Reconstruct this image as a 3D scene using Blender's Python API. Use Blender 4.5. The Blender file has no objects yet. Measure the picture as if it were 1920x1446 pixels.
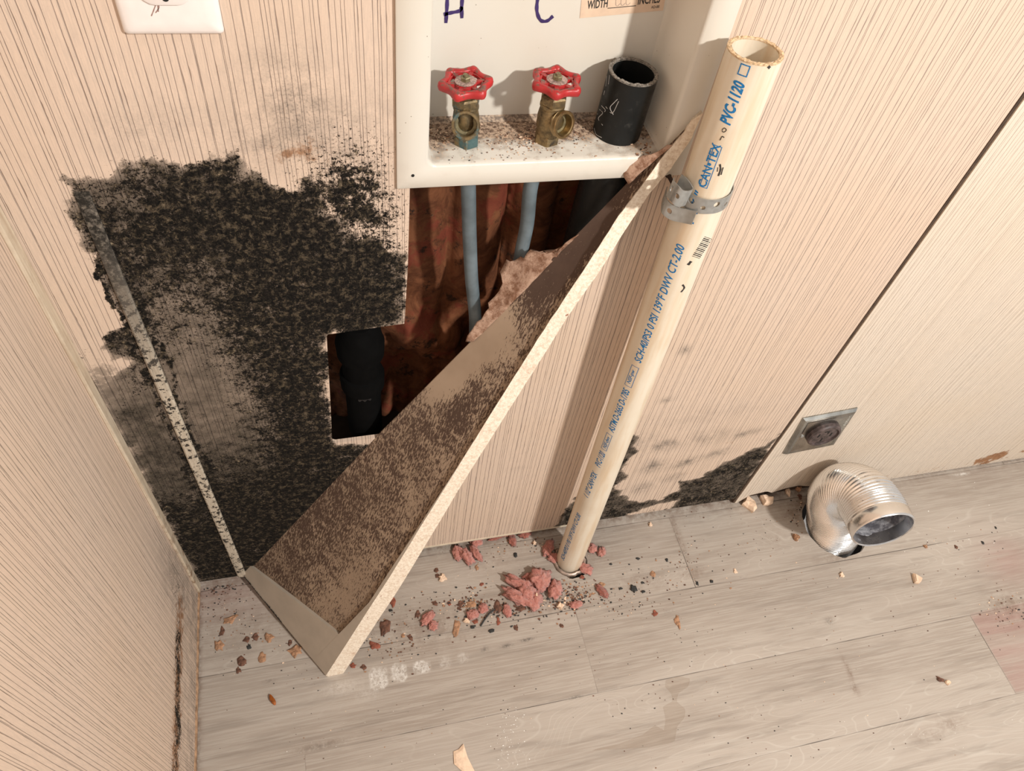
import bpy, math, random
import numpy as np
from mathutils import Vector, Matrix, noise as mnoise
R_ = random.Random(7)
SC = bpy.context.scene
COL = SC.collection

# ---------------------------------------------------------------- camera, light, exposure
F = 1420.2245
CAM = np.array([0.26809817, -0.58933084, 1.29232914])
RIGHT = np.array([0.96917774, -0.21863042, 0.11355724])
DOWN = np.array([-0.10728867, -0.78948843, -0.60431545])
FWD = np.array([0.22177387, 0.57350568, -0.78861118])
cam = bpy.data.cameras.new('camera'); cam.sensor_width = 36; cam.lens = F/1920*36; cam.clip_start = .02
co = bpy.data.objects.new('camera', cam); COL.objects.link(co)
m = Matrix.Identity(4)
for i in range(3):
    m[i][0] = RIGHT[i]; m[i][1] = -DOWN[i]; m[i][2] = -FWD[i]; m[i][3] = CAM[i]
co.matrix_world = m
SC.camera = co
SC.view_settings.view_transform = 'Standard'; SC.view_settings.look = 'None'
SC.view_settings.gamma = 1; SC.view_settings.use_curve_mapping = False
SC.view_settings.exposure = 0.0
w = bpy.data.worlds.new('room_light'); SC.world = w; w.use_nodes = True
w.node_tree.nodes['Background'].inputs[0].default_value = (1.0, .94, .89, 1)
w.node_tree.nodes['Background'].inputs[1].default_value = 0.63
ld = bpy.data.lights.new('ceiling_lamp_light', 'AREA'); ld.shape = 'DISK'; ld.size = .11; ld.energy = 54
ld.color = (1.0, .95, .89)
lo = bpy.data.objects.new('ceiling_lamp_light', ld); COL.objects.link(lo)
lo.location = (1.45, -1.55, 2.05)
lo.rotation_euler = (Vector((.6, 0, .5))-Vector(lo.location)).to_track_quat('-Z', 'Y').to_euler()

# ---------------------------------------------------------------- survey of the room: where a sight line meets a surface
def ray(x, y):
    return RIGHT*((x-960)/F) + DOWN*((y-723)/F) + FWD
def W(x, y, Y=0.):
    v = ray(x, y); return CAM + v*((Y-CAM[1])/v[1])
def FL(x, y, Z=0.):
    v = ray(x, y); return CAM + v*((Z-CAM[2])/v[2])
def LW(x, y, X=0.):
    v = ray(x, y); return CAM + v*((X-CAM[0])/v[0])
def onplane(x, y, p, n):
    v = ray(x, y); return CAM + v*(((p-CAM)@n)/(v@n))

# ---------------------------------------------------------------- tagging
def tag(o, label=None, cat=None, group=None, kind=None):
    if label: o['label'] = label
    if cat: o['category'] = cat
    if group: o['group'] = group
    if kind: o['kind'] = kind
    return o
def thing(name, label, cat, loc, group=None):
    o = bpy.data.objects.new(name, None); COL.objects.link(o); o.location = loc; o.empty_display_size = .02
    return tag(o, label, cat, group)
ORIG = {}
class M:
    def __init__(s): s.v = []; s.f = []; s.mi = []
    def add(s, v, f, mi=0):
        b = len(s.v); s.v += [tuple(map(float, p)) for p in v]; s.f += [tuple(b+i for i in q) for q in f]; s.mi += [mi]*len(f)
    def box(s, a, b, mi=0):
        x0, y0, z0 = a; x1, y1, z1 = b
        s.add([(x0,y0,z0),(x1,y0,z0),(x1,y1,z0),(x0,y1,z0),(x0,y0,z1),(x1,y0,z1),(x1,y1,z1),(x0,y1,z1)],
              [(0,3,2,1),(4,5,6,7),(0,1,5,4),(1,2,6,5),(2,3,7,6),(3,0,4,7)], mi)
    def quadprism(s, q, d, mi=0):   # q: 4+ points, d: thickness vector
        n = len(q); v = [np.array(p) for p in q] + [np.array(p)+d for p in q]
        f = [tuple(range(n))[::-1], tuple(range(n, 2*n))] + [(i, (i+1) % n, n+(i+1) % n, n+i) for i in range(n)]
        s.add(v, f, mi)
    def rings(s, rings, closed=True, cap0=True, cap1=True, mi=0):
        n = len(rings[0]); v = [p for r in rings for p in r]; f = []
        for i in range(len(rings)-1):
            for j in range(n if closed else n-1):
                k = (j+1) % n; f.append((i*n+j, i*n+k, (i+1)*n+k, (i+1)*n+j))
        if cap0: f.append(tuple(range(n))[::-1])
        if cap1: f.append(tuple(range((len(rings)-1)*n, len(rings)*n)))
        s.add(v, f, mi)
    def lathe(s, prof, o=(0,0,0), ax=(0,0,1), n=40, cap=(True, True), mi=0, rfun=None, ph=0):
        ax = np.array(ax, float); ax /= np.linalg.norm(ax); o = np.array(o, float)
        t = np.array([1,0,0.]) if abs(ax[0]) < .8 else np.array([0,1,0.])
        a = t - ax*(t@ax); a /= np.linalg.norm(a); b = np.cross(ax, a)
        R = []
        for r, h in prof:
            ring = []
            for j in range(n):
                th = 2*math.pi*j/n+ph; rr = r*(rfun(th) if rfun else 1)
                ring.append(o+ax*h+(a*math.cos(th)+b*math.sin(th))*rr)
            R.append(ring)
        s.rings(R, True, cap[0], cap[1], mi)
    def tube(s, path, rad, n=16, cap=True, mi=0, wob=None):
        P = [np.array(p, float) for p in path]
        R = []; up = None
        for i, p in enumerate(P):
            t = P[min(i+1, len(P)-1)]-P[max(i-1, 0)]; t /= np.linalg.norm(t)
            if up is None:
                up = np.array([0,0,1.]) if abs(t[2]) < .9 else np.array([1.,0,0])
            up = up - t*(up@t); up /= np.linalg.norm(up); b = np.cross(t, up)
            r = rad[i] if hasattr(rad, '__len__') else rad
            R.append([p+(up*math.cos(2*math.pi*j/n)+b*math.sin(2*math.pi*j/n))*r*(wob(i, j) if wob else 1) for j in range(n)])
        s.rings(R, True, cap, cap, mi)
    def build(s, name, mats, parent=None, smooth=False, angle=None, bevel=0, seg=2, solid=None, subsurf=0):
        off = Vector(parent_loc(parent))
        me = bpy.data.meshes.new(name)
        me.from_pydata([(p[0]-off[0], p[1]-off[1], p[2]-off[2]) for p in s.v], [], s.f)
        if not isinstance(mats, (list, tuple)): mats = [mats]
        for q in mats: me.materials.append(q)
        if len(mats) > 1: me.polygons.foreach_set('material_index', s.mi)
        me.validate(); me.update()
        o = bpy.data.objects.new(name, me); COL.objects.link(o)
        if smooth or angle:
            me.polygons.foreach_set('use_smooth', [True]*len(me.polygons))
            if angle:
                try: me.set_sharp_from_angle(angle=math.radians(angle))
                except Exception: pass
        if parent: o.parent = parent
        if solid:
            md = o.modifiers.new('thick', 'SOLIDIFY'); md.thickness = solid; md.offset = -1
        if bevel:
            md = o.modifiers.new('bevel', 'BEVEL'); md.width = bevel; md.segments = seg; md.limit_method = 'ANGLE'
            md.angle_limit = math.radians(40)
        if subsurf:
            md = o.modifiers.new('sub', 'SUBSURF'); md.levels = subsurf; md.render_levels = subsurf
        return o
def parent_loc(p):
    v = Vector((0,0,0))
    while p is not None:
        v += p.location; p = p.parent
    return v
def catmull(P, k=8):
    P = [np.array(p, float) for p in P]; P = [2*P[0]-P[1]]+P+[2*P[-1]-P[-2]]; out = []
    for i in range(1, len(P)-2):
        for j in range(k):
            t = j/k; a, b, c, d = P[i-1:i+3]
            out.append(.5*((2*b)+(-a+c)*t+(2*a-5*b+4*c-d)*t*t+(-a+3*b-3*c+d)*t**3))
    out.append(P[-2]); return out

# ---------------------------------------------------------------- material helpers
class N:
    def __init__(s, name):
        s.m = bpy.data.materials.new(name); s.m.use_nodes = True; s.t = s.m.node_tree
        s.b = s.t.nodes['Principled BSDF']; s.co = None
    def node(s, ty, **kw):
        n = s.t.nodes.new(ty)
        for k, v in kw.items(): setattr(n, k, v)
        return n
    def link(s, a, b):
        if isinstance(a, (int, float)): b.default_value = a
        elif isinstance(a, (tuple, list)): b.default_value = (*a, 1) if len(a) == 3 and len(b.default_value) == 4 else a
        else: s.t.links.new(a, b)
    def obj(s):
        if s.co is None: s.co = s.node('ShaderNodeTexCoord').outputs['Object']
        return s.co
    def sep(s, v=None):
        n = s.node('ShaderNodeSeparateXYZ'); s.link(v or s.obj(), n.inputs[0]); return n.outputs
    def comb(s, x, y, z):
        n = s.node('ShaderNodeCombineXYZ')
        for i, q in enumerate((x, y, z)): s.link(q, n.inputs[i])
        return n.outputs[0]
    def scl(s, v, sx, sy, sz):
        n = s.node('ShaderNodeMapping'); s.link(v, n.inputs[0]); n.inputs['Scale'].default_value = (sx, sy, sz); return n.outputs[0]
    def noise(s, scale, detail=4, rough=.55, v=None, dist=0, col=False):
        n = s.node('ShaderNodeTexNoise'); s.link(v or s.obj(), n.inputs['Vector']); n.inputs['Scale'].default_value = scale
        n.inputs['Detail'].default_value = detail; n.inputs['Roughness'].default_value = rough; n.inputs['Distortion'].default_value = dist
        return n.outputs['Color' if col else 'Fac']
    def vor(s, scale, v=None, feat='F1', out='Distance'):
        n = s.node('ShaderNodeTexVoronoi', feature=feat); s.link(v or s.obj(), n.inputs['Vector']); n.inputs['Scale'].default_value = scale
        return n.outputs[out]
    def ma(s, op, a, b=0, c=None, clamp=False):
        n = s.node('ShaderNodeMath', operation=op, use_clamp=clamp); s.link(a, n.inputs[0]); s.link(b, n.inputs[1])
        if c is not None: s.link(c, n.inputs[2])
        return n.outputs[0]
    def mr(s, v, a, b, c=0., d=1., smooth=True):
        n = s.node('ShaderNodeMapRange', interpolation_type='SMOOTHSTEP' if smooth else 'LINEAR')
        s.link(v, n.inputs[0]); s.link(a, n.inputs[1]); s.link(b, n.inputs[2]); s.link(c, n.inputs[3]); s.link(d, n.inputs[4])
        return n.outputs[0]
    def mix(s, f, a, b, mode='MIX'):
        n = s.node('ShaderNodeMix', data_type='RGBA', blend_type=mode)
        s.link(f, n.inputs[0]); s.link(a, n.inputs[6]); s.link(b, n.inputs[7]); return n.outputs[2]
    def attr(s, name):
        return s.node('ShaderNodeAttribute', attribute_name=name).outputs['Fac']
    def wn(s, v):
        n = s.node('ShaderNodeTexWhiteNoise', noise_dimensions='1D'); s.link(v, n.inputs['W']); return n.outputs['Value']
    def bump(s, h, strength=.3, dist=.001, normal=None):
        n = s.node('ShaderNodeBump'); s.link(h, n.inputs['Height']); n.inputs['Strength'].default_value = strength; n.inputs['Distance'].default_value = dist
        if normal: s.link(normal, n.inputs['Normal'])
        return n.outputs[0]
    def out(s, col=None, rough=None, metal=None, normal=None, spec=None, **kw):
        if col is not None: s.link(col, s.b.inputs['Base Color'])
        if rough is not None: s.link(rough, s.b.inputs['Roughness'])
        if metal is not None: s.link(metal, s.b.inputs['Metallic'])
        if normal is not None: s.link(normal, s.b.inputs['Normal'])
        if spec is not None: s.link(spec, s.b.inputs['Specular IOR Level'])
        for k, v in kw.items(): s.link(v, s.b.inputs[k])
        return s.m
def flat(name, col, rough=.6, metal=0, var=.15, scale=60, bump=0, spec=.4):
    n = N(name); f = n.noise(scale, 5)
    c = n.mix(n.mr(f, .3, .7), tuple(x*(1-var) for x in col), tuple(min(1, x*(1+var)) for x in col))
    return n.out(c, rough, metal, n.bump(f, bump, .001) if bump else None, spec)

# ---- wallpapered panelling: thin uneven vertical lines; mould, film and rust follow stain masks on the sheet
def wallpaper(name, axis, base, period, strength, line=(.16, .12, .13), moldc=True):
    n = N(name); x, y, z = n.sep(); u = x if axis == 0 else y
    wob = n.noise(1, 2, .5, n.comb(n.ma('MULTIPLY', u, 90.), 0., n.ma('MULTIPLY', z, 14.)))
    uw = n.ma('ADD', u, n.ma('MULTIPLY', n.ma('SUBTRACT', wob, .5), .0016))
    def lines(p, seed, w0):
        q = n.ma('DIVIDE', n.ma('ADD', uw, seed), p); cell = n.ma('FLOOR', q); fr = n.ma('FRACT', q)
        r = n.wn(n.ma('ADD', cell, seed*7))
        off = n.ma('ADD', n.ma('MULTIPLY', r, .62), .19)
        d = n.ma('MULTIPLY', n.ma('ABSOLUTE', n.ma('SUBTRACT', fr, off)), p)
        thick = n.mr(n.noise(1, 3, .6, n.comb(n.ma('MULTIPLY', u, 300.), seed, n.ma('MULTIPLY', z, 22.))), .50, .80, w0*.75, w0*2.6)
        return n.ma('SUBTRACT', 1, n.mr(d, n.ma('MULTIPLY', thick, .35), thick))
    ln = n.ma('MAXIMUM', lines(period, 0., .00045), n.ma('MULTIPLY', lines(period*2.7, 3.1, .0004), .9))
    grain = n.noise(1, 4, .6, n.comb(n.ma('MULTIPLY', u, 900.), 0., n.ma('MULTIPLY', z, 60.)))
    broad = n.noise(5, 3, .5)
    spk = n.noise(700, 2, .6)
    b2 = tuple(c*.88 for c in base); b3 = (base[0]*1.04, base[1]*1.02, base[2]*1.0)
    c = n.mix(n.mr(grain, .3, .7), b2, b3)
    c = n.mix(n.ma('MULTIPLY', n.mr(broad, .3, .75), .35), c, (base[0]*.97, base[1]*.90, base[2]*.80))
    c = n.mix(n.ma('MULTIPLY', n.mr(spk, .55, .75), .18), c, (base[0]*.55, base[1]*.48, base[2]*.42))
    c = n.mix(n.ma('MULTIPLY', ln, strength), c, line)
    rough = .62
    h = n.ma('MULTIPLY', ln, -1.)
    if moldc:
        mold = n.attr('mold'); film = n.attr('film'); rust = n.attr('rust'); haze = n.attr('haze')
        # rust
        rn = n.noise(70, 6, .7)
        rm = n.mr(n.ma('ADD', n.ma('MULTIPLY', rust, .5), n.ma('MULTIPLY', rn, 1.1)), .78, 1.0)
        c = n.mix(n.ma('MULTIPLY', rm, n.ma('MINIMUM', 1., n.ma('MULTIPLY', rust, 3.))), c, n.mix(n.noise(160, 3), (.16, .07, .035), (.50, .28, .15)))
        # soft grey haze
        hn = n.noise(38, 6, .65); hn2 = n.noise(420, 3, .7)
        hm = n.ma('MULTIPLY', haze, n.ma('ADD', n.mr(hn, .32, .68), n.ma('MULTIPLY', n.mr(hn2, .48, .62), .55)), clamp=True)
        c = n.mix(hm, c, (.17, .145, .125))
        # grey brown film with woven look
        weave = n.noise(1, 4, .7, n.scl(n.obj(), 260, 260, 900)); fn = n.noise(30, 7, .7)
        fcut = n.mr(n.ma('ADD', film, n.ma('MULTIPLY', n.ma('SUBTRACT', n.noise(85, 8, .75), .5), 1.4)), .36, .58)
        fm = n.ma('MULTIPLY', n.ma('MULTIPLY', film, fcut), n.mr(n.ma('ADD', n.ma('MULTIPLY', fn, .6), n.ma('MULTIPLY', weave, .4)), .36, .60, .88, 1.15), clamp=True)
        fc = n.mix(n.mr(n.ma('ADD', n.ma('MULTIPLY', n.noise(75, 8, .8), .6), n.ma('MULTIPLY', weave, .4)), .40, .60), (.024, .020, .016), (.125, .102, .078)); fc = n.mix(n.ma('MULTIPLY', ln, .5), fc, (.02, .018, .016))
        c = n.mix(fm, c, fc)
        # black crust
        n1 = n.noise(60, 10, .78); n2 = n.noise(230, 6, .75, dist=.6); n3 = n.noise(13, 4, .6)
        nn = n.ma('ADD', n.ma('ADD', n.ma('MULTIPLY', n1, .50), n.ma('MULTIPLY', n2, .32)), n.ma('MULTIPLY', n3, .18))
        th = n.ma('ADD', n.mr(mold, 0., 1., .69, .41, smooth=False), n.ma('MULTIPLY', n.ma('SUBTRACT', n.noise(26, 5, .65), .5), .34))
        mm = n.mr(nn, n.ma('SUBTRACT', th, .018), n.ma('ADD', th, .022))
        mm = n.ma('MULTIPLY', mm, n.mr(mold, .0, .06))
        sp2 = n.noise(300, 5, .75); t2_ = n.mr(mold, .0, .7, .68, .52, smooth=False)
        mm = n.ma('MAXIMUM', mm, n.ma('MULTIPLY', n.mr(sp2, t2_, n.ma('ADD', t2_, .03)), n.mr(mold, .08, .35)))
        n5 = n.noise(110, 10, .84, dist=.35)
        crust = n.mix(n.mr(n.noise(260, 6, .8), .42, .66), (.0035, .0035, .0035), (.024, .020, .016))
        crust = n.mix(n.mr(n5, .505, .58), crust, (.085, .066, .044))
        crust = n.mix(n.ma('MULTIPLY', n.mr(n.ma('ADD', n5, n.mr(mold, .5, 1., .04, -.05)), .585, .64), .9), crust, (.38, .30, .205))
        c = n.mix(mm, c, crust)
        h = n.ma('ADD', h, n.ma('MULTIPLY', mm, n.ma('ADD', n2, n1)))
        rough = n.mix(mm, (.62,)*3, (.85,)*3)
        return n.out(c, rough, 0, n.bump(h, .6, .0014), .12)
    return n.out(c, rough, 0, n.bump(h, .25, .0006), .25)

WALLC = (.665, .535, .435)
mat_wall = wallpaper('striped_wall_panel', 0, WALLC, .0064, .68, (.19, .145, .13))
mat_wallR = wallpaper('striped_wall_panel_right', 0, (.70, .615, .52), .0052, .5, (.34, .25, .19))
mat_wallL = wallpaper('striped_side_wall', 1, (.69, .55, .445), .0056, .62, (.20, .15, .125))

# ---------------------------------------------------------------- stain masks: shapes in metres on the sheet
def sdf(P, poly):      # P (n,2); negative inside
    poly = np.array(poly, float); d = np.full(len(P), 1e9); ins = np.zeros(len(P), bool); near = np.zeros_like(P)
    for i in range(len(poly)):
        a = poly[i]; b = poly[(i+1) % len(poly)]; e = b-a; w = P-a
        t = np.clip((w@e)/(e@e+1e-12), 0, 1); q = a+t[:, None]*e; dd = np.linalg.norm(P-q, axis=1)
        k = dd < d; near[k] = q[k]; d = np.minimum(d, dd)
        c = (a[1] > P[:, 1]) != (b[1] > P[:, 1])
        with np.errstate(divide='ignore', invalid='ignore'):
            xi = a[0]+(P[:, 1]-a[1])*(b[0]-a[0])/(b[1]-a[1])
        ins ^= c & (P[:, 0] < xi)
    return np.where(ins, -d, d), near
def feather(P, poly, w, inner=0.):
    d, _ = sdf(P, poly); return np.clip((w-d-inner)/(w+1e-9)*.5+.0, 0, 1) if False else 1/(1+np.exp(np.clip((d-w*.25)/(w*.35), -40, 40)))
def blob(P, c, rx, rz, ang=0):
    x = P[:, 0]-c[0]; z = P[:, 1]-c[1]; ca, sa = math.cos(ang), math.sin(ang)
    return np.exp(-(((x*ca+z*sa)/rx)**2+((-x*sa+z*ca)/rz)**2))
def wp(pts): return [tuple(W(x, y)[[0, 2]]) for x, y in pts]
def wc(x, y): return tuple(W(x, y)[[0, 2]])
def fc_(x, y): return tuple(FL(x, y)[[0, 1]])

def grid_sheet(name, us, vs, holes, to3, mats, attrs=None, solid=None, kind='structure', parent=None, smooth=False, flip=False):
    U, V = np.meshgrid(us, vs); P = np.stack([U.ravel(), V.ravel()], 1)
    nu, nv = len(us), len(vs)
    idx = np.arange(nu*nv).reshape(nv, nu)
    Fq = np.stack([idx[:-1, :-1], idx[:-1, 1:], idx[1:, 1:], idx[1:, :-1]], -1).reshape(-1, 4)
    P0 = P.copy()
    if holes:
        inside = np.zeros(len(P), bool)
        for h in holes:
            d, near = sdf(P0, h); k = d < 0; inside |= k; P[k] = near[k]
            step = abs(us[1]-us[0])*.5
            k2 = (d >= 0) & (d < step); P[k2] = near[k2]
        keep = ~inside[Fq].all(1); Fq = Fq[keep]
    used = np.unique(Fq); mp = -np.ones(len(P), int); mp[used] = np.arange(len(used)); Fq = mp[Fq]; P = P[used]
    if flip: Fq = Fq[:, ::-1]
    V3 = to3(P)
    d1 = V3[Fq[:, 2]]-V3[Fq[:, 0]]; d2 = V3[Fq[:, 3]]-V3[Fq[:, 1]]; ar = np.linalg.norm(np.cross(d1, d2), axis=1)
    Fq = Fq[ar > .05*np.median(ar)]
    nf = len(V3); faces = Fq.tolist()
    if solid:
        nr = np.cross(V3[Fq[0][1]]-V3[Fq[0][0]], V3[Fq[0][2]]-V3[Fq[0][0]]); nr = nr/np.linalg.norm(nr)
        E_ = {}
        for q in faces:
            for i in range(4): E_[(q[i], q[(i+1) % 4])] = 1
        side = [(b_, a_, a_+nf, b_+nf) for (a_, b_) in E_ if (b_, a_) not in E_]
        bv = sorted({i for q in side for i in q[:2]}); mpb = {a_: nf+i for i, a_ in enumerate(bv)}
        V3 = np.concatenate([V3, V3[bv]-nr*solid]); P = np.concatenate([P, P[bv]])
        faces += [(q[0], q[1], mpb[q[1]], mpb[q[0]]) for q in side]
    me = bpy.data.meshes.new(name); me.from_pydata(V3.tolist(), [], faces)
    for q in (mats if isinstance(mats, list) else [mats]): me.materials.append(q)
    for k, fn in (attrs or {}).items():
        val = np.clip(fn(P), 0, 1); 
        if solid: val[nf:] *= .35
        a = me.attributes.new(k, 'FLOAT', 'POINT'); a.data.foreach_set('value', val.astype(np.float32))
    me.update()
    if smooth: me.polygons.foreach_set('use_smooth', [True]*len(me.polygons))
    o = bpy.data.objects.new(name, me); COL.objects.link(o)
    if parent: o.parent = parent
    if kind: o['kind'] = kind
    return o

# ---------------------------------------------------------------- back wall with its broken opening
heavy = wp([(118,348),(160,332),(215,322),(250,312),(300,304),(330,306),(380,292),(452,292),(468,322),(500,342),(545,348),(590,332),(606,368),(642,420),(662,452),(702,452),(750,474),(764,482),(760,560),(757,612),(612,632),(612,720),(628,836),(760,836),(700,960),(560,1080),(440,1090),(375,1098),(330,1010),(290,935),(235,835),(195,755),(225,700),(262,640),(240,622),(215,565),(165,470),(125,400)])
leftpatch = wp([(243,622),(205,628),(188,650),(215,672),(240,668),(272,700),(290,740),(262,668)])
leftfilm = wp([(137,650),(190,672),(228,700),(250,745),(285,735),(445,1060),(372,1100),(300,950),(235,830)])
specks = wp([(600,300),(680,270),(700,330),(735,400),(750,470),(690,455),(640,420),(610,370)])
rm = wp([(1184,800),(1190,845),(1166,880),(1178,890),(1156,905),(1162,930),(1190,944),(1240,938),(1268,922),(1278,900),(1310,898),(1350,872),(1400,850),(1440,830),(1462,812),(1376,948),(1330,958),(1262,964),(1255,948),(1180,968),(1108,990),(1060,1000),(1040,990),(1120,880)])
rm_pale = wp([(1262,938),(1240,945),(1175,965),(1190,972),(1255,962)])
def f_mold(P):
    d = np.zeros(len(P))
    h = feather(P, heavy, .014)
    base = .74*h
    base += h*(.20*blob(P, wc(590,520), .075, .085)+.16*blob(P, wc(680,560), .06, .05)+.14*blob(P, wc(560,420), .07, .05)+.20*blob(P, wc(590,850), .05, .13)
               +.10*blob(P, wc(480,380), .10, .03)+.30*blob(P, wc(500,1000), .12, .08)+.18*blob(P, wc(560,700), .04, .06))  # low blobs near the board: mould thickened to deepen the shade there too
    base -= h*(.40*blob(P, wc(360,720), .050, .085)+.30*blob(P, wc(420,820), .055, .07)+.10*blob(P, wc(370,600), .055, .035)+.10*blob(P, wc(190,370), .02, .02))
    d = base
    lf = feather(P, leftfilm, .012)
    d = d*(1-.38*lf)
    d = d+h*np.clip((.36-P[:, 1])/.12, 0, 1)*(.24+.10*lf)
    d = np.maximum(d, .66*feather(P, leftpatch, .006))
    d = np.maximum(d, .52*blob(P, wc(340,800), .012, .03, .4)*0+.74*feather(P, specks, .06)+.20*blob(P, wc(660, 390), .04, .06))
    d = np.maximum(d, .40*blob(P, wc(660,380), .045, .05))
    d = np.maximum(d, .48*blob(P, wc(640,290), .018, .012)); d = np.maximum(d, .42*blob(P, wc(590,288), .03, .012))
    d = np.maximum(d, .50*blob(P, wc(155,668), .016, .012)); d = np.maximum(d, .56*blob(P, wc(250,740), .03, .022))
    r = feather(P, rm, .010)*.64*(1-.8*feather(P, rm_pale, .005))
    d = np.maximum(d, r); d = np.maximum(d, .5*blob(P, wc(1440,825), .03, .012, -.2))
    d = np.maximum(d, .55*np.exp(-((P[:, 1]-.016)/.010)**2)*(P[:, 0] > .70)*(P[:, 0] < 1.1))
    # darker lines along the batten's two sides
    for dx in (-.0125, .0125):
        bx = np.interp(P[:, 1], [.087, .819], [.073, .0705]); z = P[:, 1]
        d = np.maximum(d, .95*np.exp(-((P[:, 0]-bx-dx)/.005)**2)*np.clip((.80-z)/.05, 0, 1))
    return d
def f_film(P):
    h = feather(P, heavy, .008)
    d = h*(.80+.25*blob(P, wc(420,900), .12, .1)+.2*blob(P, wc(400,430), .12, .06))
    d = np.maximum(d, .98*feather(P, leftfilm, .018)*np.clip(.40+(.62-P[:, 1])*6, 0, 1))
    d = np.maximum(d, .42*blob(P, wc(300,720), .02, .03)); d = np.maximum(d, .9*feather(P, leftpatch, .008))
    r = feather(P, rm, .006)*.92
    d = np.maximum(d, r*(1-.85*feather(P, rm_pale, .006)))
    return d
def f_haze(P):
    d = np.zeros(len(P))
    for x, y, a, b, s, an in ((270,245,.035,.025,.30,0),(330,232,.03,.03,.2,0),(560,215,.035,.06,.62,.2),(530,265,.05,.035,.55,0),(620,260,.04,.05,.50,0),(455,250,.06,.035,.26,0),(700,300,.03,.08,.35,0),(150,395,.012,.02,.3,0),(480,180,.03,.05,.22,0),
        (1250,750,.012,.007,.75,0),(1284,655,.008,.01,.75,.3),(1245,835,.03,.018,.75,0),(1225,875,.022,.02,.85,0),(1285,868,.03,.014,.85,.3),(1262,895,.02,.014,.8,0),(1345,850,.03,.012,.7,.3),(1395,815,.03,.011,.75,.3),(1205,915,.02,.015,.8,0),(1330,820,.05,.025,.4,0),(1200,830,.03,.03,.4,0),(1320,780,.10,.03,.18,0),(960,880,.02,.006,.25,0)):
        d = np.maximum(d, s*blob(P, wc(x, y), a, b, an))
    d += 0
    return d
def f_rust(P):
    d = np.zeros(len(P))
    for x, y, a, b, s in ((560,290,.03,.012,.75),(600,285,.02,.015,.6),(205,330,.03,.008,.15),(300,300,.03,.01,.2),(215,500,.01,.07,.3),(520,360,.02,.012,.6),(640,300,.02,.02,.4),(180,600,.03,.03,.25),(1380,830,.025,.01,.55),(1285,890,.02,.008,.5),(1215,955,.03,.01,.35),(270,755,.02,.03,.45),(400,1085,.06,.012,.7),(1170,975,.03,.008,.35),(360,410,.006,.006,.5)):
        d = np.maximum(d, s*blob(P, wc(x, y), a, b))
    d = np.maximum(d, .55*np.exp(-np.clip(P[:, 1], 0, 9)/.02)*(P[:, 0] > .3)*(P[:, 0] < .72)*.5)
    return d
def warp(P, amp=.010, sc=38.):
    Q = np.empty_like(P)
    for i in range(len(P)):
        x_, z_ = float(P[i, 0]), float(P[i, 1]); q = mnoise.turbulence_vector((x_*sc, z_*sc, .3), 4, False, noise_basis='PERLIN_ORIGINAL', amplitude_scale=.62, frequency_scale=2.1)
        Q[i, 0] = x_+amp*q[0]; Q[i, 1] = z_+amp*q[1]
    return Q
_WC = {}
def wrapped(fn):
    def g(P):
        if len(P) not in _WC: _WC[len(P)] = warp(P)
        return fn(_WC[len(P)])
    return g
HOLE = [(.251,.393),(.405,.396),(.44,.53),(.52,.62),(.60,.78),(.622,.832),(.622,1.16),(.357,1.16),(.355,.83),(.3535,.72),(.350,.627),(.261,.620),(.256,.50)]
back = grid_sheet('wall_back', np.arange(0, 1.0085, .0035), np.append(np.arange(.018, 1.30, .0035), 1.30), [HOLE],
    lambda P: np.stack([P[:, 0], np.where(P[:, 0] > .3, -.0005, 0)*0, P[:, 1]], 1), mat_wall,
    dict(mold=wrapped(f_mold), film=wrapped(f_film), haze=f_haze, rust=wrapped(f_rust)), solid=.006)
upm = M(); upm.box((0, 0, 1.30), (1.0085, .006, 2.4)); tag(upm.build('wall_back_upper', mat_wall), kind='structure')
tearpoly = wp([(1822,871),(1828,860),(1848,853),(1878,845),(1892,841),(1890,850),(1868,860),(1850,867)])
def fr_rust(P):
    d = .92*feather(P, tearpoly, .006); d = np.maximum(d, .9*blob(P, wc(1925, 842), .02, .012))
    d = np.maximum(d, .5*blob(P, wc(1470,852), .02, .006)); d = np.maximum(d, .4*np.exp(-((P[:, 1]-.02)/.012)**2))
    return d
botedge = wp([(1372,950),(1385,942),(1400,925),(1425,918),(1440,926),(1470,915),(1500,905),(1515,918),(1525,935),(1560,925),(1600,907),(1680,890),(1680,960),(1372,960)])
right = grid_sheet('wall_back_right', np.arange(1.0115, 2.3, .004), np.append(np.arange(.004, .5, .004), np.arange(.5, 2.41, .05)),
    [[(1.0,-.02),(1.018,.006),(1.035,.030),(1.07,.036),(1.085,.026),(1.11,.036),(1.14,.040),(1.165,.030),(1.20,.024),(1.24,.016),(1.26,.008),(1.30,-.02)]],
    lambda P: np.stack([P[:, 0], np.full(len(P), -.003), P[:, 1]], 1), mat_wallR,
    dict(mold=lambda P: .38*np.exp(-((P[:, 1]-.008)/.010)**2)+.3*blob(P, wc(1640,895), .03, .006), film=lambda P: 0*P[:, 0], haze=lambda P: .45*blob(P, wc(1590,890), .07, .012)+.3*blob(P, wc(1470,850), .02, .005)+.3*blob(P, wc(1500,910), .06, .02), rust=fr_rust), solid=.008)
seam = flat('seam_strip_brown', (.07, .045, .03), .8, var=.3)
mm_ = M(); mm_.box((1.0074, -.0012, .004), (1.0112, .010, 2.4)); tag(mm_.build('trim_3', seam), kind='structure')

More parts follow.
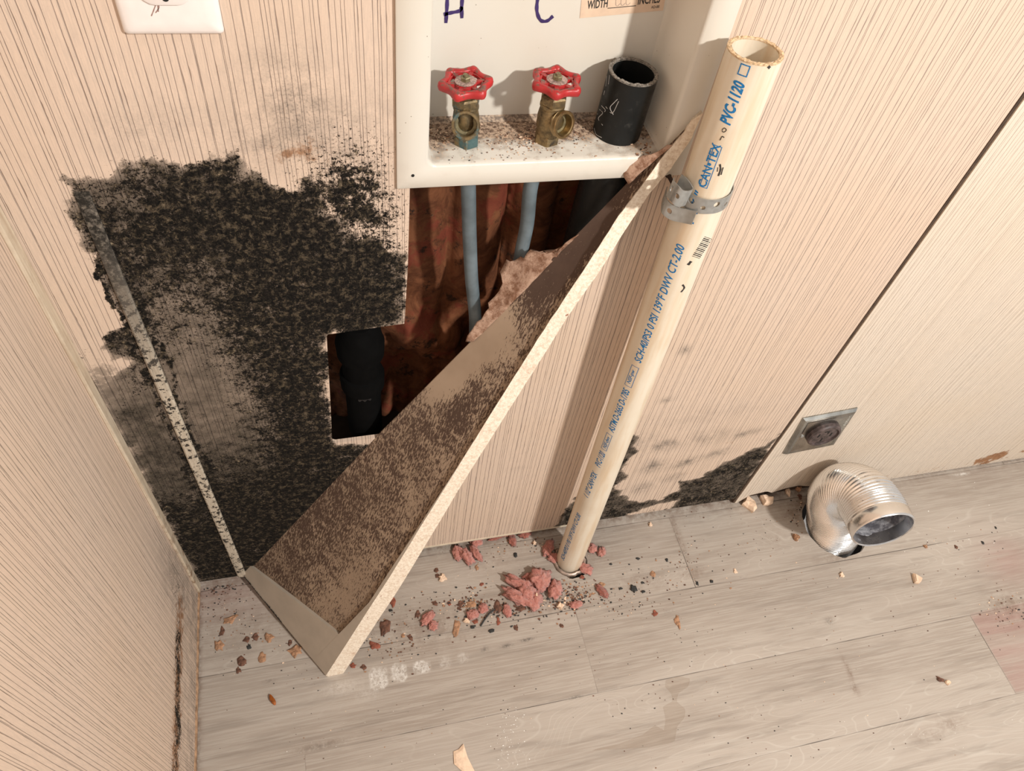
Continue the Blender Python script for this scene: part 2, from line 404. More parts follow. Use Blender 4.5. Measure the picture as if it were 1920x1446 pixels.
# left wall
def fl_mold(P):
    y, z = P[:, 0], P[:, 1]
    zc_ = .128+.008*np.sin(y*30)
    d = .70*np.exp(-((z-zc_)/.032)**2)*np.clip((-y-.09)/.04, 0, 1)*np.clip((.40+y)/.08, 0, 1)
    d = np.maximum(d, .50*np.exp(-((z-.16)/.06)**2)*np.exp(-((y+.07)/.05)**2))
    d = np.maximum(d, .55*np.exp(-(z/.014)**2)*np.clip((.42+y)/.1, 0, 1))
    return d
left = grid_sheet('wall_left', np.arange(-1.6, .0005, .005), np.append(np.arange(.010, .5, .005), np.arange(.5, 2.41, .05)), [],
    lambda P: np.stack([0*P[:, 0], P[:, 0], P[:, 1]], 1), mat_wallL,
    dict(mold=fl_mold, film=lambda P: .25*np.exp(-((P[:, 1]-.02)/.03)**2), haze=lambda P: .55*np.exp(-(P[:, 1]/.10)**2)*np.clip((.5+P[:, 0])/.2, 0, 1)+.55*blob(P, (-.05, .17), .06, .10),
         rust=lambda P: .80*np.exp(-((P[:, 1]-.128)/.035)**2)*np.clip((.42+P[:, 0])/.1, 0, 1)*np.clip((-P[:, 0]-.03)/.05, 0, 1)+.35*np.exp(-(P[:, 1]/.07)**2)), flip=True)
n = N('pale_trim_wood'); gz = n.noise(1, 4, .6, n.scl(n.obj(), 300, 300, 12)); z = n.sep()[2]
c = n.mix(n.mr(gz, .3, .7), (.50, .40, .29), (.66, .57, .44))
c = n.mix(n.ma('MULTIPLY', n.mr(n.noise(60, 5, .7), .45, .65), n.mr(z, .45, .0, .15, .85)), c, (.20, .105, .05))
mat_trim = n.out(c, .6, 0, n.bump(gz, .2, .0005), .3)
t1 = M(); t1.box((.0, -.017, .012), (.0045, -.0005, 2.4)); tag(t1.build('trim_1', mat_trim, bevel=.0012), kind='structure')
# batten nailed over the mouldy sheet
n = N('mouldy_batten'); g1 = n.noise(140, 8, .72); z = n.sep()[2]
c = n.mix(n.mr(n.noise(1, 3, .6, n.scl(n.obj(), 900, 900, 60)), .3, .7), (.42, .36, .28), (.56, .49, .39))
c = n.mix(n.mr(n.ma('ADD', g1, n.mr(z, .58, .84, 0., .09)), .515, .57), c, (.035, .03, .025))
c = n.mix(n.ma('MULTIPLY', n.mr(z, .52, .74), .80), c, (.12, .105, .088)); c = n.mix(n.ma('MULTIPLY', n.mr(z, .68, .80), n.mr(n.noise(180, 7, .8), .42, .55)), c, (.02, .018, .015))
mat_batten = n.out(c, .75, 0, n.bump(g1, .4, .0008), .2)
t2 = M(); rings = []
for k in range(25):
    z = .835-k*(.815/24); x = .0702+.0028*k/24; hw = .0064+.0006*k/24; q_ = min(1, .25+k/5)
    rings.append([(x-hw, .0002, z), (x-hw, -.0026*q_, z), (x-hw*.7, -.0040*q_, z), (x+hw*.7, -.0040*q_, z), (x+hw, -.0026*q_, z), (x+hw, .0002, z)])
t2.rings(rings); tag(t2.build('trim_2', mat_batten, angle=30), kind='structure')
# raw edge along the foot of the side wall
raw = flat('raw_board_edge', (.36, .22, .13), .85, var=.45, scale=90, bump=.5)
t4 = M(); ys = np.arange(-1.6, -.004, .01); rr = []
for y in ys:
    h = .011+.003*mnoise.noise((y*40, 0, 0)); t = .0022+.0012*mnoise.noise((y*55, 3, 0))
    rr.append([(-.004, y, .0), (t*.6, y, .0), (t, y, h*.5), (t*.5, y, h), (-.004, y, h+.001)])
t4.rings(rr); tag(t4.build('baseboard_left', raw, smooth=True), kind='structure')

# cavity behind the wall
dark = flat('cavity_sheathing', (.05, .028, .016), .9, var=.4, scale=15)
cb = M(); cb.box((-.02, .150, -.05), (2.3, .160, 2.4)); tag(cb.build('wall_back_sheathing', dark), kind='structure')
plate = flat('sill_plate_wood', (.05, .030, .019), .9, var=.4, scale=30)
cb = M(); cb.box((0, .009, -.004), (2.3, .149, .034)); tag(cb.build('trim_4', plate), kind='structure')
tr = M()
lip = flat('panel_foot_edge', (.62, .54, .42), .6, var=.1)
tr.box((.30, -.0015, .0150), (.675, .0058, .0185)); tag(tr.build('trim_5', lip), kind='structure')

# ---------------------------------------------------------------- floor
n = N('grey_oak_planks'); x, y, z = n.sep()
q = n.ma('DIVIDE', n.ma('SUBTRACT', n.ma('MULTIPLY', y, -1.), .0095), .1455)
row = n.ma('FLOOR', q); fy = n.ma('FRACT', q)
def eq(a, v): return n.ma('COMPARE', a, float(v), .3)
off = n.ma('MULTIPLY', n.wn(n.ma('ADD', row, 11.3)), 1.22)
for rv, ov in ((0, .868), (1, .633), (2, 1.377), (3, .40)):
    e = eq(row, rv); off = n.ma('ADD', n.ma('MULTIPLY', off, n.ma('SUBTRACT', 1, e)), n.ma('MULTIPLY', e, ov))
qx = n.ma('DIVIDE', n.ma('SUBTRACT', x, off), 1.22); cx = n.ma('FLOOR', qx); fx = n.ma('FRACT', qx)
pid = n.wn(n.ma('ADD', n.ma('MULTIPLY', row, 3.7), n.ma('MULTIPLY', cx, 17.1)))
dy = n.ma('MULTIPLY', n.ma('MINIMUM', fy, n.ma('SUBTRACT', 1, fy)), .1455)
dx = n.ma('MULTIPLY', n.ma('MINIMUM', fx, n.ma('SUBTRACT', 1, fx)), 1.22)
joint = n.ma('SUBTRACT', 1, n.mr(n.ma('MINIMUM', dy, dx), .0002, .0011))
jn = n.mr(n.noise(5, 3, .6), .40, .65, .12, .9)
sh = n.ma('MULTIPLY', pid, 37.)
gv = n.comb(n.ma('ADD', x, sh), n.ma('ADD', y, sh), sh)
big = n.noise(1, 3, .5, n.scl(gv, 2.2, 9, 1))
topo = n.ma('ABSOLUTE', n.ma('SINE', n.ma('MULTIPLY', n.noise(1, 2, .45, n.scl(gv, 2.6, 11, 1), dist=.3), 95.)))
fine = n.noise(1, 5, .65, n.scl(gv, 14, 420, 1)); mid = n.noise(1, 4, .6, n.scl(gv, 6, 70, 1))
c = n.mix(n.mr(big, .3, .7), (.335, .285, .24), (.465, .41, .355))
c = n.mix(n.ma('MULTIPLY', n.mr(topo, .0, .35, 1, 0), n.mr(big, .44, .62, .0, .60)), c, (.56, .52, .46))
c = n.mix(n.ma('MULTIPLY', n.mr(fine, .40, .64), .55), c, (.50, .455, .40))
c = n.mix(n.ma('MULTIPLY', n.mr(mid, .50, .72), .42), c, (.22, .185, .155))
c = n.mix(n.ma('MULTIPLY', n.mr(n.noise(1, 4, .6, n.scl(gv, 3, 30, 1)), .62, .76), .25), c, (.15, .13, .12))
c = n.mix(n.ma('MULTIPLY', pid, .12), c, (.30, .26, .23))
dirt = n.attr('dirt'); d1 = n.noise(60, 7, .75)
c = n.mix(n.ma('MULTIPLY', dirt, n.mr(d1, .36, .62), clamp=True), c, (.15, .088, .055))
c = n.mix(n.ma('MULTIPLY', n.attr('pink'), n.mr(mid, .35, .6, .45, 1)), c, (.36, .185, .165))
wet = n.attr('wet'); c = n.mix(n.ma('MULTIPLY', n.mr(wet, .45, .52), .24), c, (.22, .155, .10))
wt = n.attr('white'); wn_ = n.noise(160, 5, .8)
c = n.mix(n.ma('MULTIPLY', wt, n.mr(wn_, .42, .56, .1, .95), clamp=True), c, (.74, .72, .68))
c = n.mix(n.ma('MULTIPLY', n.attr('mark'), n.mr(n.noise(240, 5, .8), .38, .55)), c, (.05, .045, .04))
sp = n.vor(210); c = n.mix(n.ma('MULTIPLY', n.mr(sp, .10, .04, 0, 1), n.mr(n.noise(30, 3), .60, .68)), c, (.08, .06, .045))
c = n.mix(n.ma('MULTIPLY', joint, jn), c, (.05, .04, .033))
h = n.ma('ADD', n.ma('MULTIPLY', fine, .5), n.ma('MULTIPLY', joint, -2.))
mat_floor = n.out(c, n.mr(n.mr(wet, .45, .52), 0, 1, .46, .22), 0, n.bump(h, .25, .0006), .35)
DUCTC = (1.200, -.082)
def irr(c, rx, ry, k, amp, seed):
    return [(c[0]+rx*(1+amp*mnoise.noise((math.cos(t)*2, math.sin(t)*2, seed)))*math.cos(t), c[1]+ry*(1+amp*mnoise.noise((math.cos(t)*2, math.sin(t)*2, seed+5)))*math.sin(t)) for t in [2*math.pi*i/k for i in range(k)]]
PIPEC = (.648, -.063)
hole_d = irr(DUCTC, .064, .066, 28, .14, 3); hole_p = irr((PIPEC[0]+.003, PIPEC[1]-.004), .031, .031, 20, .25, 8)
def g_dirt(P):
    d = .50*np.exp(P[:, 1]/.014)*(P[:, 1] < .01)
    for x, y, a, b, s in ((420,1110,.05,.03,.5),(450,1180,.08,.05,.28),(1100,1040,.05,.03,.3),(1000,1130,.10,.03,.45),(930,1045,.05,.03,.28),(800,1180,.10,.04,.4),(1270,1000,.006,.05,.75),(1300,1075,.025,.012,.5),(1200,1090,.06,.02,.35),(1490,960,.03,.03,.55),(1450,1010,.03,.02,.25),(1590,1255,.004,.018,.85),(1602,1290,.006,.012,.8),(1740,1380,.03,.012,.35),(1895,1140,.05,.03,.6),(1500,940,.03,.02,.5),(1570,1045,.05,.012,.4),(610,1395,.05,.006,.35),(1780,1360,.03,.012,.4)):
        d = np.maximum(d, s*blob(P, fc_(x, y), a, b))
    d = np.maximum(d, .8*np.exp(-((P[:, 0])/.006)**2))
    return d
pinkpoly = [(1.379, -.3), (1.60, -.3), (1.60, -.443), (1.379, -.443)]
def g_pink(P):
    d = .42*feather(P, pinkpoly, .002); d = np.maximum(d, .40*blob(P, fc_(1890, 1050), .06, .05)); return np.maximum(d, .28*blob(P, fc_(420, 1120), .12, .04))
wetp = [fc_(*p) for p in [(1248,1275),(1272,1268),(1295,1273),(1290,1288),(1272,1300),(1268,1315),(1285,1330),(1284,1345),(1270,1362),(1265,1390),(1252,1395),(1215,1402),(1160,1405),(1100,1408),(1160,1395),(1205,1378),(1228,1360),(1245,1370),(1248,1350),(1243,1325),(1262,1315),(1258,1300),(1247,1288)]]
def g_wet(P): return 1/(1+np.exp(np.clip(sdf(P, wetp)[0]/.002, -30, 30)))
def g_white(P):
    d = np.zeros(len(P))
    for x, y, rw, rh in ((710,1272,15,18),(748,1262,13,14),(791,1251,13,9),(835,1243,8,8),(868,1234,8,7)):
        pl = [fc_(x+rw*sx, y+rh*sy) for sx, sy in ((-1,-.6),(-.6,-1),(.6,-1),(1,-.6),(1,.6),(.6,1),(-.6,1),(-1,.6))]
        q, _ = sdf(P, pl); k = 1 if x < 800 else .4
        d = np.maximum(d, k*.75/(1+np.exp(np.clip(q/.0012, -30, 30)))); d = np.maximum(d, k*np.exp(-(q/.0016)**2))
    for x, y, a, b, s in ((640,1290,.03,.01,.3),(1805,889,.018,.0025,.9),(1220,1330,.01,.004,.3),(690,1300,.02,.01,.25)):
        d = np.maximum(d, s*blob(P, fc_(x, y), a, b, .0))
    return d
def g_mark(P):
    d = np.zeros(len(P))
    for x, y, a, b, s in ((988,1200,.012,.0022,.9),(950,1211,.010,.003,.8),(909,1218,.006,.004,.6),(1080,1308,.012,.002,.6),(1555,1165,.008,.006,.5),(505,1278,.01,.002,.5),(1255,1147,.012,.002,.4),(600,1400,.03,.004,.35)):
        d = np.maximum(d, s*blob(P, fc_(x, y), a, b))
    return d
fl = grid_sheet('floor', np.append(np.arange(0, 1.75, .004), np.arange(1.75, 2.4, .05)), np.append(np.arange(-1.8, -.62, .04), np.append(np.arange(-.62, .008, .004), [.15])),
    [hole_d, hole_p], lambda P: np.stack([P[:, 0], P[:, 1], 0*P[:, 0]], 1), mat_floor,
    dict(dirt=g_dirt, pink=g_pink, wet=g_wet, white=g_white, mark=g_mark), solid=.012)
sub = flat('subfloor_dark', (.015, .011, .009), .9)
cb = M(); cb.box((-.02, -1.8, -.30), (2.4, .16, -.29)); tag(cb.build('floor_crawlspace', sub), kind='structure')

# ---------------------------------------------------------------- materials of the fittings
def dirty_plastic(name, base, amt=1.):
    n = N(name); z = n.sep()[2]
    d = n.noise(75, 8, .75); d2 = n.noise(300, 4, .7)
    low = n.mr(z, .0255, .034, 1, 0)     # dust and grime settled on the ledge of the box
    nrm = n.node('ShaderNodeNewGeometry').outputs['True Normal']; up = n.mr(n.ma('ABSOLUTE', n.sep(nrm)[2]), .6, .9)
    y = n.sep()[1]; backside = n.mr(y, .0, .055, -.16, .12)
    low = n.ma('MAXIMUM', n.ma('MULTIPLY', low, .12), up)
    big = n.noise(18, 4, .6)
    m1 = n.ma('MULTIPLY', low, n.mr(n.ma('ADD', n.ma('ADD', n.ma('MULTIPLY', d, .55), n.ma('MULTIPLY', big, .45)), backside), .33, .55), clamp=True)
    c = n.mix(n.ma('MULTIPLY', n.mr(n.noise(7, 4, .6), .35, .7), .25), base, (base[0]*.93, base[1]*.86, base[2]*.74))
    c = n.mix(m1, c, n.mix(n.mr(d2, .38, .62), (.10, .06, .04), (.47, .345, .245)))
    spots = n.mr(n.vor(150), .10, .05, 0, 1); c = n.mix(n.ma('MULTIPLY', spots, n.mr(n.noise(55, 2), .60, .64, 0, .8)), c, (.10, .06, .035))
    return n.out(c, n.mr(m1, 0, 1, .32, .85), 0, n.bump(m1, .5, .0012), .45)
mat_box = dirty_plastic('cream_box_plastic', (.655, .625, .56))
mat_plate = flat('white_outlet_plastic', (.82, .77, .74), .28, var=.03, spec=.5)
n = N('old_brass'); g = n.noise(120, 6, .7); g2 = n.noise(45, 6, .75)
c = n.mix(n.mr(g, .35, .65), (.30, .22, .11), (.14, .105, .06)); c = n.mix(n.mr(g2, .55, .63), c, (.07, .055, .04))
mat_brass = n.out(c, n.mr(g, .3, .7, .30, .65), .75, n.bump(g, .35, .0005), .5)
n = N('verdigris_brass'); g = n.noise(120, 6, .7); g2 = n.noise(50, 6, .75); z = n.sep()[2]
c = n.mix(n.mr(g, .35, .65), (.27, .20, .10), (.11, .085, .05))
gm = n.mr(n.ma('ADD', g2, n.mr(z, .012, .04, .06, -.04)), .48, .60)
c = n.mix(gm, c, n.mix(g, (.016, .042, .045), (.10, .175, .175)))
mat_verd = n.out(c, n.mr(gm, 0, 1, .4, .85), n.mr(gm, 0, 1, .7, .05), n.bump(g2, .6, .0008), .5)
mat_thread = flat('brass_thread_ring', (.33, .235, .12), .35, 1., var=.2, scale=200)
mat_bore = flat('dark_bore', (.010, .010, .009), .7, 0)
n = N('chipped_red_enamel'); g = n.noise(170, 7, .75); nz = n.sep(n.node('ShaderNodeNewGeometry').outputs['Normal'])[2]
c = n.mix(n.mr(n.noise(60, 3), .3, .7), (.48, .024, .026), (.33, .018, .020))
c = n.mix(n.mr(n.ma('ADD', g, n.mr(nz, .3, 1., -.06, .055)), .535, .62), c, (.15, .07, .05))
mat_red = n.out(c, .38, 0, n.bump(g, .4, .0005), .5)
mat_disc = flat('worn_foil_disc', (.42, .30, .27), .45, .5, var=.45, scale=600)
mat_nut = flat('dull_hex_nut', (.22, .19, .11), .5, .6, var=.3, scale=300)
n = N('black_abs'); g = n.noise(90, 6, .7)
c = n.mix(n.mr(g, .56, .72), (.007, .008, .008), (.028, .028, .026)); mat_abs = n.out(c, n.mr(g, .3, .7, .36, .6), 0, n.bump(g, .1, .0005), .3)
mat_cut = flat('sawn_black_rim', (.20, .18, .155), .85, var=.45, scale=500, bump=.6)
n = N('pvc_cream'); zz = n.sep()[2]; g = n.noise(1, 4, .6, n.scl(n.obj(), 60, 60, 5)); g2 = n.noise(9, 4, .6)
c = n.mix(n.mr(g, .4, .7), (.74, .665, .54), (.66, .52, .36)); c = n.mix(n.ma('MULTIPLY', n.mr(g2, .45, .7), .4), c, (.62, .50, .36))
c = n.mix(n.ma('MULTIPLY', n.mr(zz, .06, .0), .6), c, (.25, .16, .10))
sc = n.mr(n.noise(1, 6, .8, n.scl(n.obj(), 90, 90, 40)), .705, .73); c = n.mix(n.ma('MULTIPLY', sc, .7), c, (.12, .10, .08))
mat_pvc = n.out(c, .36, 0, None, .5)
mat_pvcrim = flat('rough_sawn_pvc', (.60, .43, .26), .9, var=.3, scale=500, bump=.6)
mat_ink = flat('blue_pipe_ink', (.01, .17, .42), .6, var=.35, scale=900)
mat_black_ink = flat('black_print', (.03, .028, .026), .7)
n = N('galvanised_steel'); g = n.vor(160, out='Color'); gg = n.noise(200, 4)
c = n.mix(gg, (.30, .31, .30), (.50, .50, .48)); mat_galv = n.out(c, n.mr(gg, .3, .7, .35, .6), .65, n.bump(gg, .2, .0003), .5)
n = N('foil_duct'); gg = n.noise(40, 5, .6); mat_foil = n.out(n.mix(gg, (.82, .80, .78), (.96, .95, .93)), n.mr(gg, .3, .7, .16, .30), 1., None, .5)
n = N('foil_inside'); gg = n.noise(60, 6, .7); mat_foil_in = n.out(n.mix(n.mr(gg, .4, .6), (.20, .20, .23), (.52, .53, .57)), .45, .5, n.bump(gg, .8, .003), .5)
mat_marker = flat('purple_marker_ink', (.045, .025, .12), .5)
mat_sticker = flat('tan_sticker_paper', (.66, .50, .37), .6, var=.08)
mat_pex = flat('grey_water_tube', (.13, .165, .185), .42, var=.25, scale=30)

# ---------------------------------------------------------------- washer outlet box
BX = (.372, .608, .849, 1.125, .068)   # recess x0 x1 z0 z1 depth
root = thing('washer_outlet_box', 'cream plastic outlet box recessed in the striped wall, its ledge strewn with grime', 'outlet box', (.4885, 0, .824))
b = M(); x0, x1, z0, z1, d = BX; X0, X1, Z0, Z1, T = .342, .6365, .8235, 1.155, .004
fr = .006
def rrect(x0, x1, z0, z1, r, y, k=5):
    P = []
    for cx_, cz_, a0 in ((x1-r, z1-r, 0), (x0+r, z1-r, 90), (x0+r, z0+r, 180), (x1-r, z0+r, 270)):
        for i in range(k+1):
            a = math.radians(a0+90*i/k); P.append((cx_+r*math.cos(a), y, cz_+r*math.sin(a)))
    return P
L = [rrect(X0, X1, Z0, Z1, .0015, .0), rrect(X0, X1, Z0, Z1, .0015, -T+.001), rrect(X0+.0012, X1-.0012, Z0+.0012, Z1-.0012, .0015, -T),
     rrect(x0-.003, x1+.003, z0-.003, z1+.003, .010, -T), rrect(x0-.0005, x1+.0005, z0-.0005, z1+.0005, .0085, -T+.0025), rrect(x0, x1, z0, z1, .008, .002),
     rrect(x0+.003, x1-.000, z0, z1-.003, .008, d-.006), rrect(x0+.006, x1-.004, z0+.004, z1-.006, .006, d)]
L = [r[::-1] for r in L]
b.rings(L, True, False, True); b.build('box_shell', mat_box, root, angle=45)
sc_ = M(); sc_.lathe([(.0016, 0), (.0016, -.0004), (.0001, -.0005)], (.357, -T, .839), (0, -1, 0), 12); sc_.lathe([(.0016, .0), (.0014, .0006)], (.357, -T, .839), (0, -1, 0), 12)
sc_.build('nail_hole', mat_bore, root)
def ribbon(m, pts, w, nrm, th=.0003):
    pts = catmull(pts, 6); nrm = np.array(nrm, float); R = []
    for i, p in enumerate(pts):
        t = pts[min(i+1, len(pts)-1)]-pts[max(0, i-1)]; t /= np.linalg.norm(t); s = np.cross(t, nrm); s /= np.linalg.norm(s)
        ww = w*(1+.25*math.sin(i*1.3)*.5)/2
        R.append([p-s*ww, p-s*ww+nrm*th, p+s*ww+nrm*th, p+s*ww])
    m.rings(R)
YB = .0678
def bk(x, y): return W(x, y, YB)
hm = M()
for st in ([(848,-60),(840,-20),(838,15),(836,43)], [(874,-62),(869,-20),(866,8),(866,34)], [(832,27),(845,24),(862,20),(866,12)]):
    ribbon(hm, [bk(*p) for p in st], .0030, (0, -1, 0))
hm.build('marker_letter', mat_marker, root)['label'] = 'purple handwritten letter H'
hm = M(); ribbon(hm, [bk(*p) for p in [(1030,-42),(1016,-25),(1008,0),(1007,22),(1014,38),(1026,39),(1037,30)]], .0030, (0, -1, 0))
hm.build('marker_letter', mat_marker, root)['label'] = 'purple handwritten letter C'
# text helper: default typeface turned into a mesh, then laid on a flat or round surface
def text_mesh(txt, xscale=1., shear=0., bold=0., space=1.):
    cu = bpy.data.curves.new('lettering', 'FONT'); cu.body = txt; cu.size = 1; cu.shear = shear; cu.offset = bold; cu.space_character = space; cu.resolution_u = 3
    o = bpy.data.objects.new('lettering', cu); COL.objects.link(o); dg = bpy.context.evaluated_depsgraph_get(); dg.update()
    me = bpy.data.meshes.new_from_object(o.evaluated_get(dg)); bpy.data.objects.remove(o)
    v = np.array([p.co[:2] for p in me.vertices]); f = [tuple(p.vertices) for p in me.polygons]; bpy.data.meshes.remove(me)
    return v, f
def flat_text(m, txt, p, ex, ez, height, width=None, bold=0., shear=0.):
    v, f = text_mesh(txt, bold=bold, shear=shear); v = v-v.min(0); s = height/v[:, 1].max(); sx = (width/v[:, 0].max()) if width else s
    m.add([np.array(p)+np.array(ex)*a*sx+np.array(ez)*c_*s for a, c_ in v], f)
# sticker on the back of the recess
sA, sB = bk(1087, 34), bk(1243, 19.5); ex = (sB-sA)/np.linalg.norm(sB-sA); ez = np.array([-ex[2], 0, ex[0]]); nv = np.array([0, -1., 0])
st = M(); wS = np.linalg.norm(sB-sA); st.quadprism([sA, sB, sB+ez*.045, sA+ez*.045], nv*.0002)
stk = st.build('paper_sticker', mat_sticker, root)
lt = M(); q0 = sA+nv*.0004
flat_text(lt, 'WIDTH', q0+ex*.006+ez*.0080, ex, ez, .0078, .0195, bold=.02)
flat_text(lt, 'INCHES', q0+ex*(wS-.0265)+ez*.0078, ex, ez, .0078, .0215, bold=.02)
flat_text(lt, 'AD-88', q0+ex*(wS-.0125)+ez*.0030, ex, ez, .0026, .008)
lt.quadprism([q0+ex*.026+ez*.0068, q0+ex*(wS-.028)+ez*.0068, q0+ex*(wS-.028)+ez*.0074, q0+ex*.026+ez*.0074], nv*.0001)
lt.build('sticker_lettering', mat_black_ink, root)
sc2 = M()
for k in range(3): ribbon(sc2, [q0+ex*(.033+k*.005)+ez*.0165, q0+ex*(.0335+k*.005)+ez*.0100, q0+ex*(.0355+k*.005)+ez*.0085, q0+ex*(.0375+k*.005)+ez*.0105], .0004, nv, .0001)
sc2.build('pencil_scrawl', flat('pencil_grey', (.38, .30, .25), .7), root)

# ---------------------------------------------------------------- boiler valves
def rotmat(az, tilt): return Matrix.Rotation(az, 3, 'Z') @ Matrix.Rotation(tilt, 3, 'Y')
def valve(name, label, base, tilt, outdir, mat, spin):
    root = thing(name, label, 'valve', base, 'hose valves in the outlet box')
    ax = np.array([math.sin(tilt), 0, math.cos(tilt)]); o = np.array(base)
    b = M(); b.lathe([(.0128, 0), (.0128, .008), (.0118, .0095)], o, ax, 6, ph=.3); b.lathe([(.0112, .008), (.0113, .014), (.0125, .017), (.0127, .028), (.0118, .034), (.0108, .0375), (.0122, .0385), (.0122, .0405), (.011, .0415)], o, ax, 36)
    b.build('valve_body', mat, root, angle=35)
    b = M(); b.lathe([(.0118, .041), (.0135, .0425), (.0135, .0495), (.0118, .051)], o, ax, 6, ph=.2); b.lathe([(.0098, .051), (.0098, .0545), (.007, .0555), (.0042, .056), (.0042, .060)], o, ax, 24)
    b.build('packing_nut', mat, root, angle=35)
    # hose outlet
    od = np.array(outdir, float); od /= np.linalg.norm(od); oc = o+ax*.0235
    b = M(); prof = [(.0095, .002), (.0095, .0115), (.0118, .0125), (.0118, .0140)]
    for k in range(2): prof += [(.0129, .0148+k*.0020), (.0129, .0154+k*.0020), (.0121, .0160+k*.0020)]
    prof += [(.0133, .0186), (.0134, .0204), (.0128, .0212), (.0108, .0213), (.0100, .0205), (.0098, .012)]
    b.lathe(prof, oc, od, 40, (False, False)); sp = b.build('hose_outlet', mat_thread if spin else mat, root, angle=35)
    b = M(); b.lathe([(.0099, .0125), (.0072, .0123), (.0070, .006)], oc, od, 32, (False, True)); b.build('outlet_bore', mat_nut, sp, angle=35)
    b = M(); b.lathe([(.0071, .0098), (.0001, .0099)], oc, od, 24); b.build('bore_shadow_plug', mat_bore, sp)  # dark disc, with the dull lining, paints in the shade inside the bore
    # hand wheel
    hc = o+ax*.0625; t = np.array([ax[2], 0, -ax[0]]); u = np.cross(ax, t)
    ring = M(); NR = 96; NS = 12; RR = []
    for j in range(NR):
        a = 2*math.pi*j/NR; l = .5+.5*math.cos(6*(a-spin)); rc = .0180+.0036*l**1.4; sx = .0028+.0013*l; sz = .0036+.0004*l
        e = t*math.cos(a)+u*math.sin(a)
        RR.append([hc+e*(rc+sx*math.copysign(abs(math.cos(p))**.7, math.cos(p)))+ax*sz*math.copysign(abs(math.sin(p))**.7, math.sin(p)) for p in [2*math.pi*k/NS for k in range(NS)]])
    v = [p for r in RR for p in r]; f = [(j*NS+k, j*NS+(k+1) % NS, ((j+1) % NR)*NS+(k+1) % NS, ((j+1) % NR)*NS+k) for j in range(NR) for k in range(NS)]
    ring.add(v, f)
    for k in range(6):
        a = spin+k*math.pi/3; e = t*math.cos(a)+u*math.sin(a)
        c_ = hc+e*.0214; ring.lathe([(.0001, .0047), (.0022, .0045), (.0036, .0034), (.0044, 0), (.0036, -.0034), (.0001, -.0046)], c_, ax, 18)
        # two thin ribs to the hub
        a2 = spin+(k+.5)*math.pi/3; e2 = t*math.cos(a2)+u*math.sin(a2)
        s2 = np.cross(ax, e)
        ring.quadprism([hc+e*.0085+s2*.0022+ax*.0018, hc+e*.018+s2*.0016+ax*.0022, hc+e*.018-s2*.0016+ax*.0022, hc+e*.0085-s2*.0022+ax*.0018], -ax*.004)
    ring.lathe([(.0145, .0018), (.0160, .0018), (.0160, -.001), (.0145, -.001), (.0145, .0018)], hc, ax, 48, (False, False))
    ring.lathe([(.0102, -.003), (.0102, .0016), (.0090, .0026), (.005, .0026)], hc, ax, 36)
    hw = ring.build('handwheel', mat_red, root, smooth=True, angle=50)
    b = M(); b.lathe([(.0098, .0028), (.0099, .0031), (.0090, .0035), (.0001, .0037)], hc, ax, 40); b.build('washer_disc', mat_disc, hw, angle=30)
    b = M(); b.lathe([(.0047, .0035), (.0047, .0066), (.0040, .0074)], hc, ax, 6, ph=.4); b.lathe([(.0024, .0074), (.0022, .0092), (.0001, .0094)], hc, ax, 20); b.build('hex_nut', mat_nut, hw, angle=30)
valve('boiler_valve', 'brass hose valve with red handwheel under the letter H, spotted with green corrosion', (.414, .030, .849), math.radians(-4.5), (-.22, -.90, .38), mat_verd, .0)
valve('boiler_valve', 'clean brass hose valve with red handwheel under the letter C, outlet turned right', (.4945, .029, .849), math.radians(.5), (.44, -.84, .24), mat_brass, .25)

# ---------------------------------------------------------------- black drain standpipe through the box floor
def pipe_thing(name, label, cat, p0, p1, r, wall, mat, rim, n=64, jag=.0004):
    p0 = np.array(p0); p1 = np.array(p1); ax = (p1-p0)/np.linalg.norm(p1-p0); Lh = np.linalg.norm(p1-p0)
    root = thing(name, label, cat, p0)
    a = np.cross(ax, [0, 1, 0]); a /= np.linalg.norm(a); bb = np.cross(ax, a)
    o = M(); 
    def rg(rr, h, j=0): return [p0+ax*(h+(R_.uniform(-1, 1)*j if j else 0))+(a*math.cos(2*math.pi*k/n)+bb*math.sin(2*math.pi*k/n))*rr for k in range(n)]
    o.rings([rg(r, Lh*i/12) for i in range(13)], True, False, False); o.rings([rg(r-wall, Lh*i/12) for i in range(12, 5, -1)], True, False, True)
    o.build('pipe_wall', mat, root, angle=40)
    q = M(); q.rings([rg(r+.0001, Lh-.0012), rg(r+.0002, Lh, jag), rg(r-wall*.5, Lh+.0004, jag), rg(r-wall, Lh, jag), rg(r-wall-.0001, Lh-.0012)], True, False, False)
    q.build('sawn_rim', rim, root)
    return root, p0, ax, a, bb
SR, sp0, sax, sa, sb = pipe_thing('drain_standpipe', 'black plastic drain pipe rising through the right of the cream outlet box', 'drain pipe', (.560, .050, .30), (.5735, .037, .9165), .0242, .0036, mat_abs, mat_cut, jag=.0008)
sm = M()
def on_cyl(p0, ax, r, u, ang):   # ang: 0 faces the room (-Y), negative turns left
    e = np.array([0, -1., 0]); e = e-ax*(e@ax); e /= np.linalg.norm(e); s = np.cross(e, ax); s = s if s[0] > 0 else -s
    return p0+ax*u+(e*math.cos(ang)+s*math.sin(ang))*r
def cyl_hit(px, py, p0, ax, r):
    d = ray(px, py); d = d/np.linalg.norm(d); o = CAM-p0; d2 = d-ax*(d@ax); o2 = o-ax*(o@ax); a_ = d2@d2; b_ = 2*d2@o2; c_ = o2@o2-r*r
    q = max(b_*b_-4*a_*c_, 0); P = CAM+d*((-b_-q**.5)/(2*a_)); return P
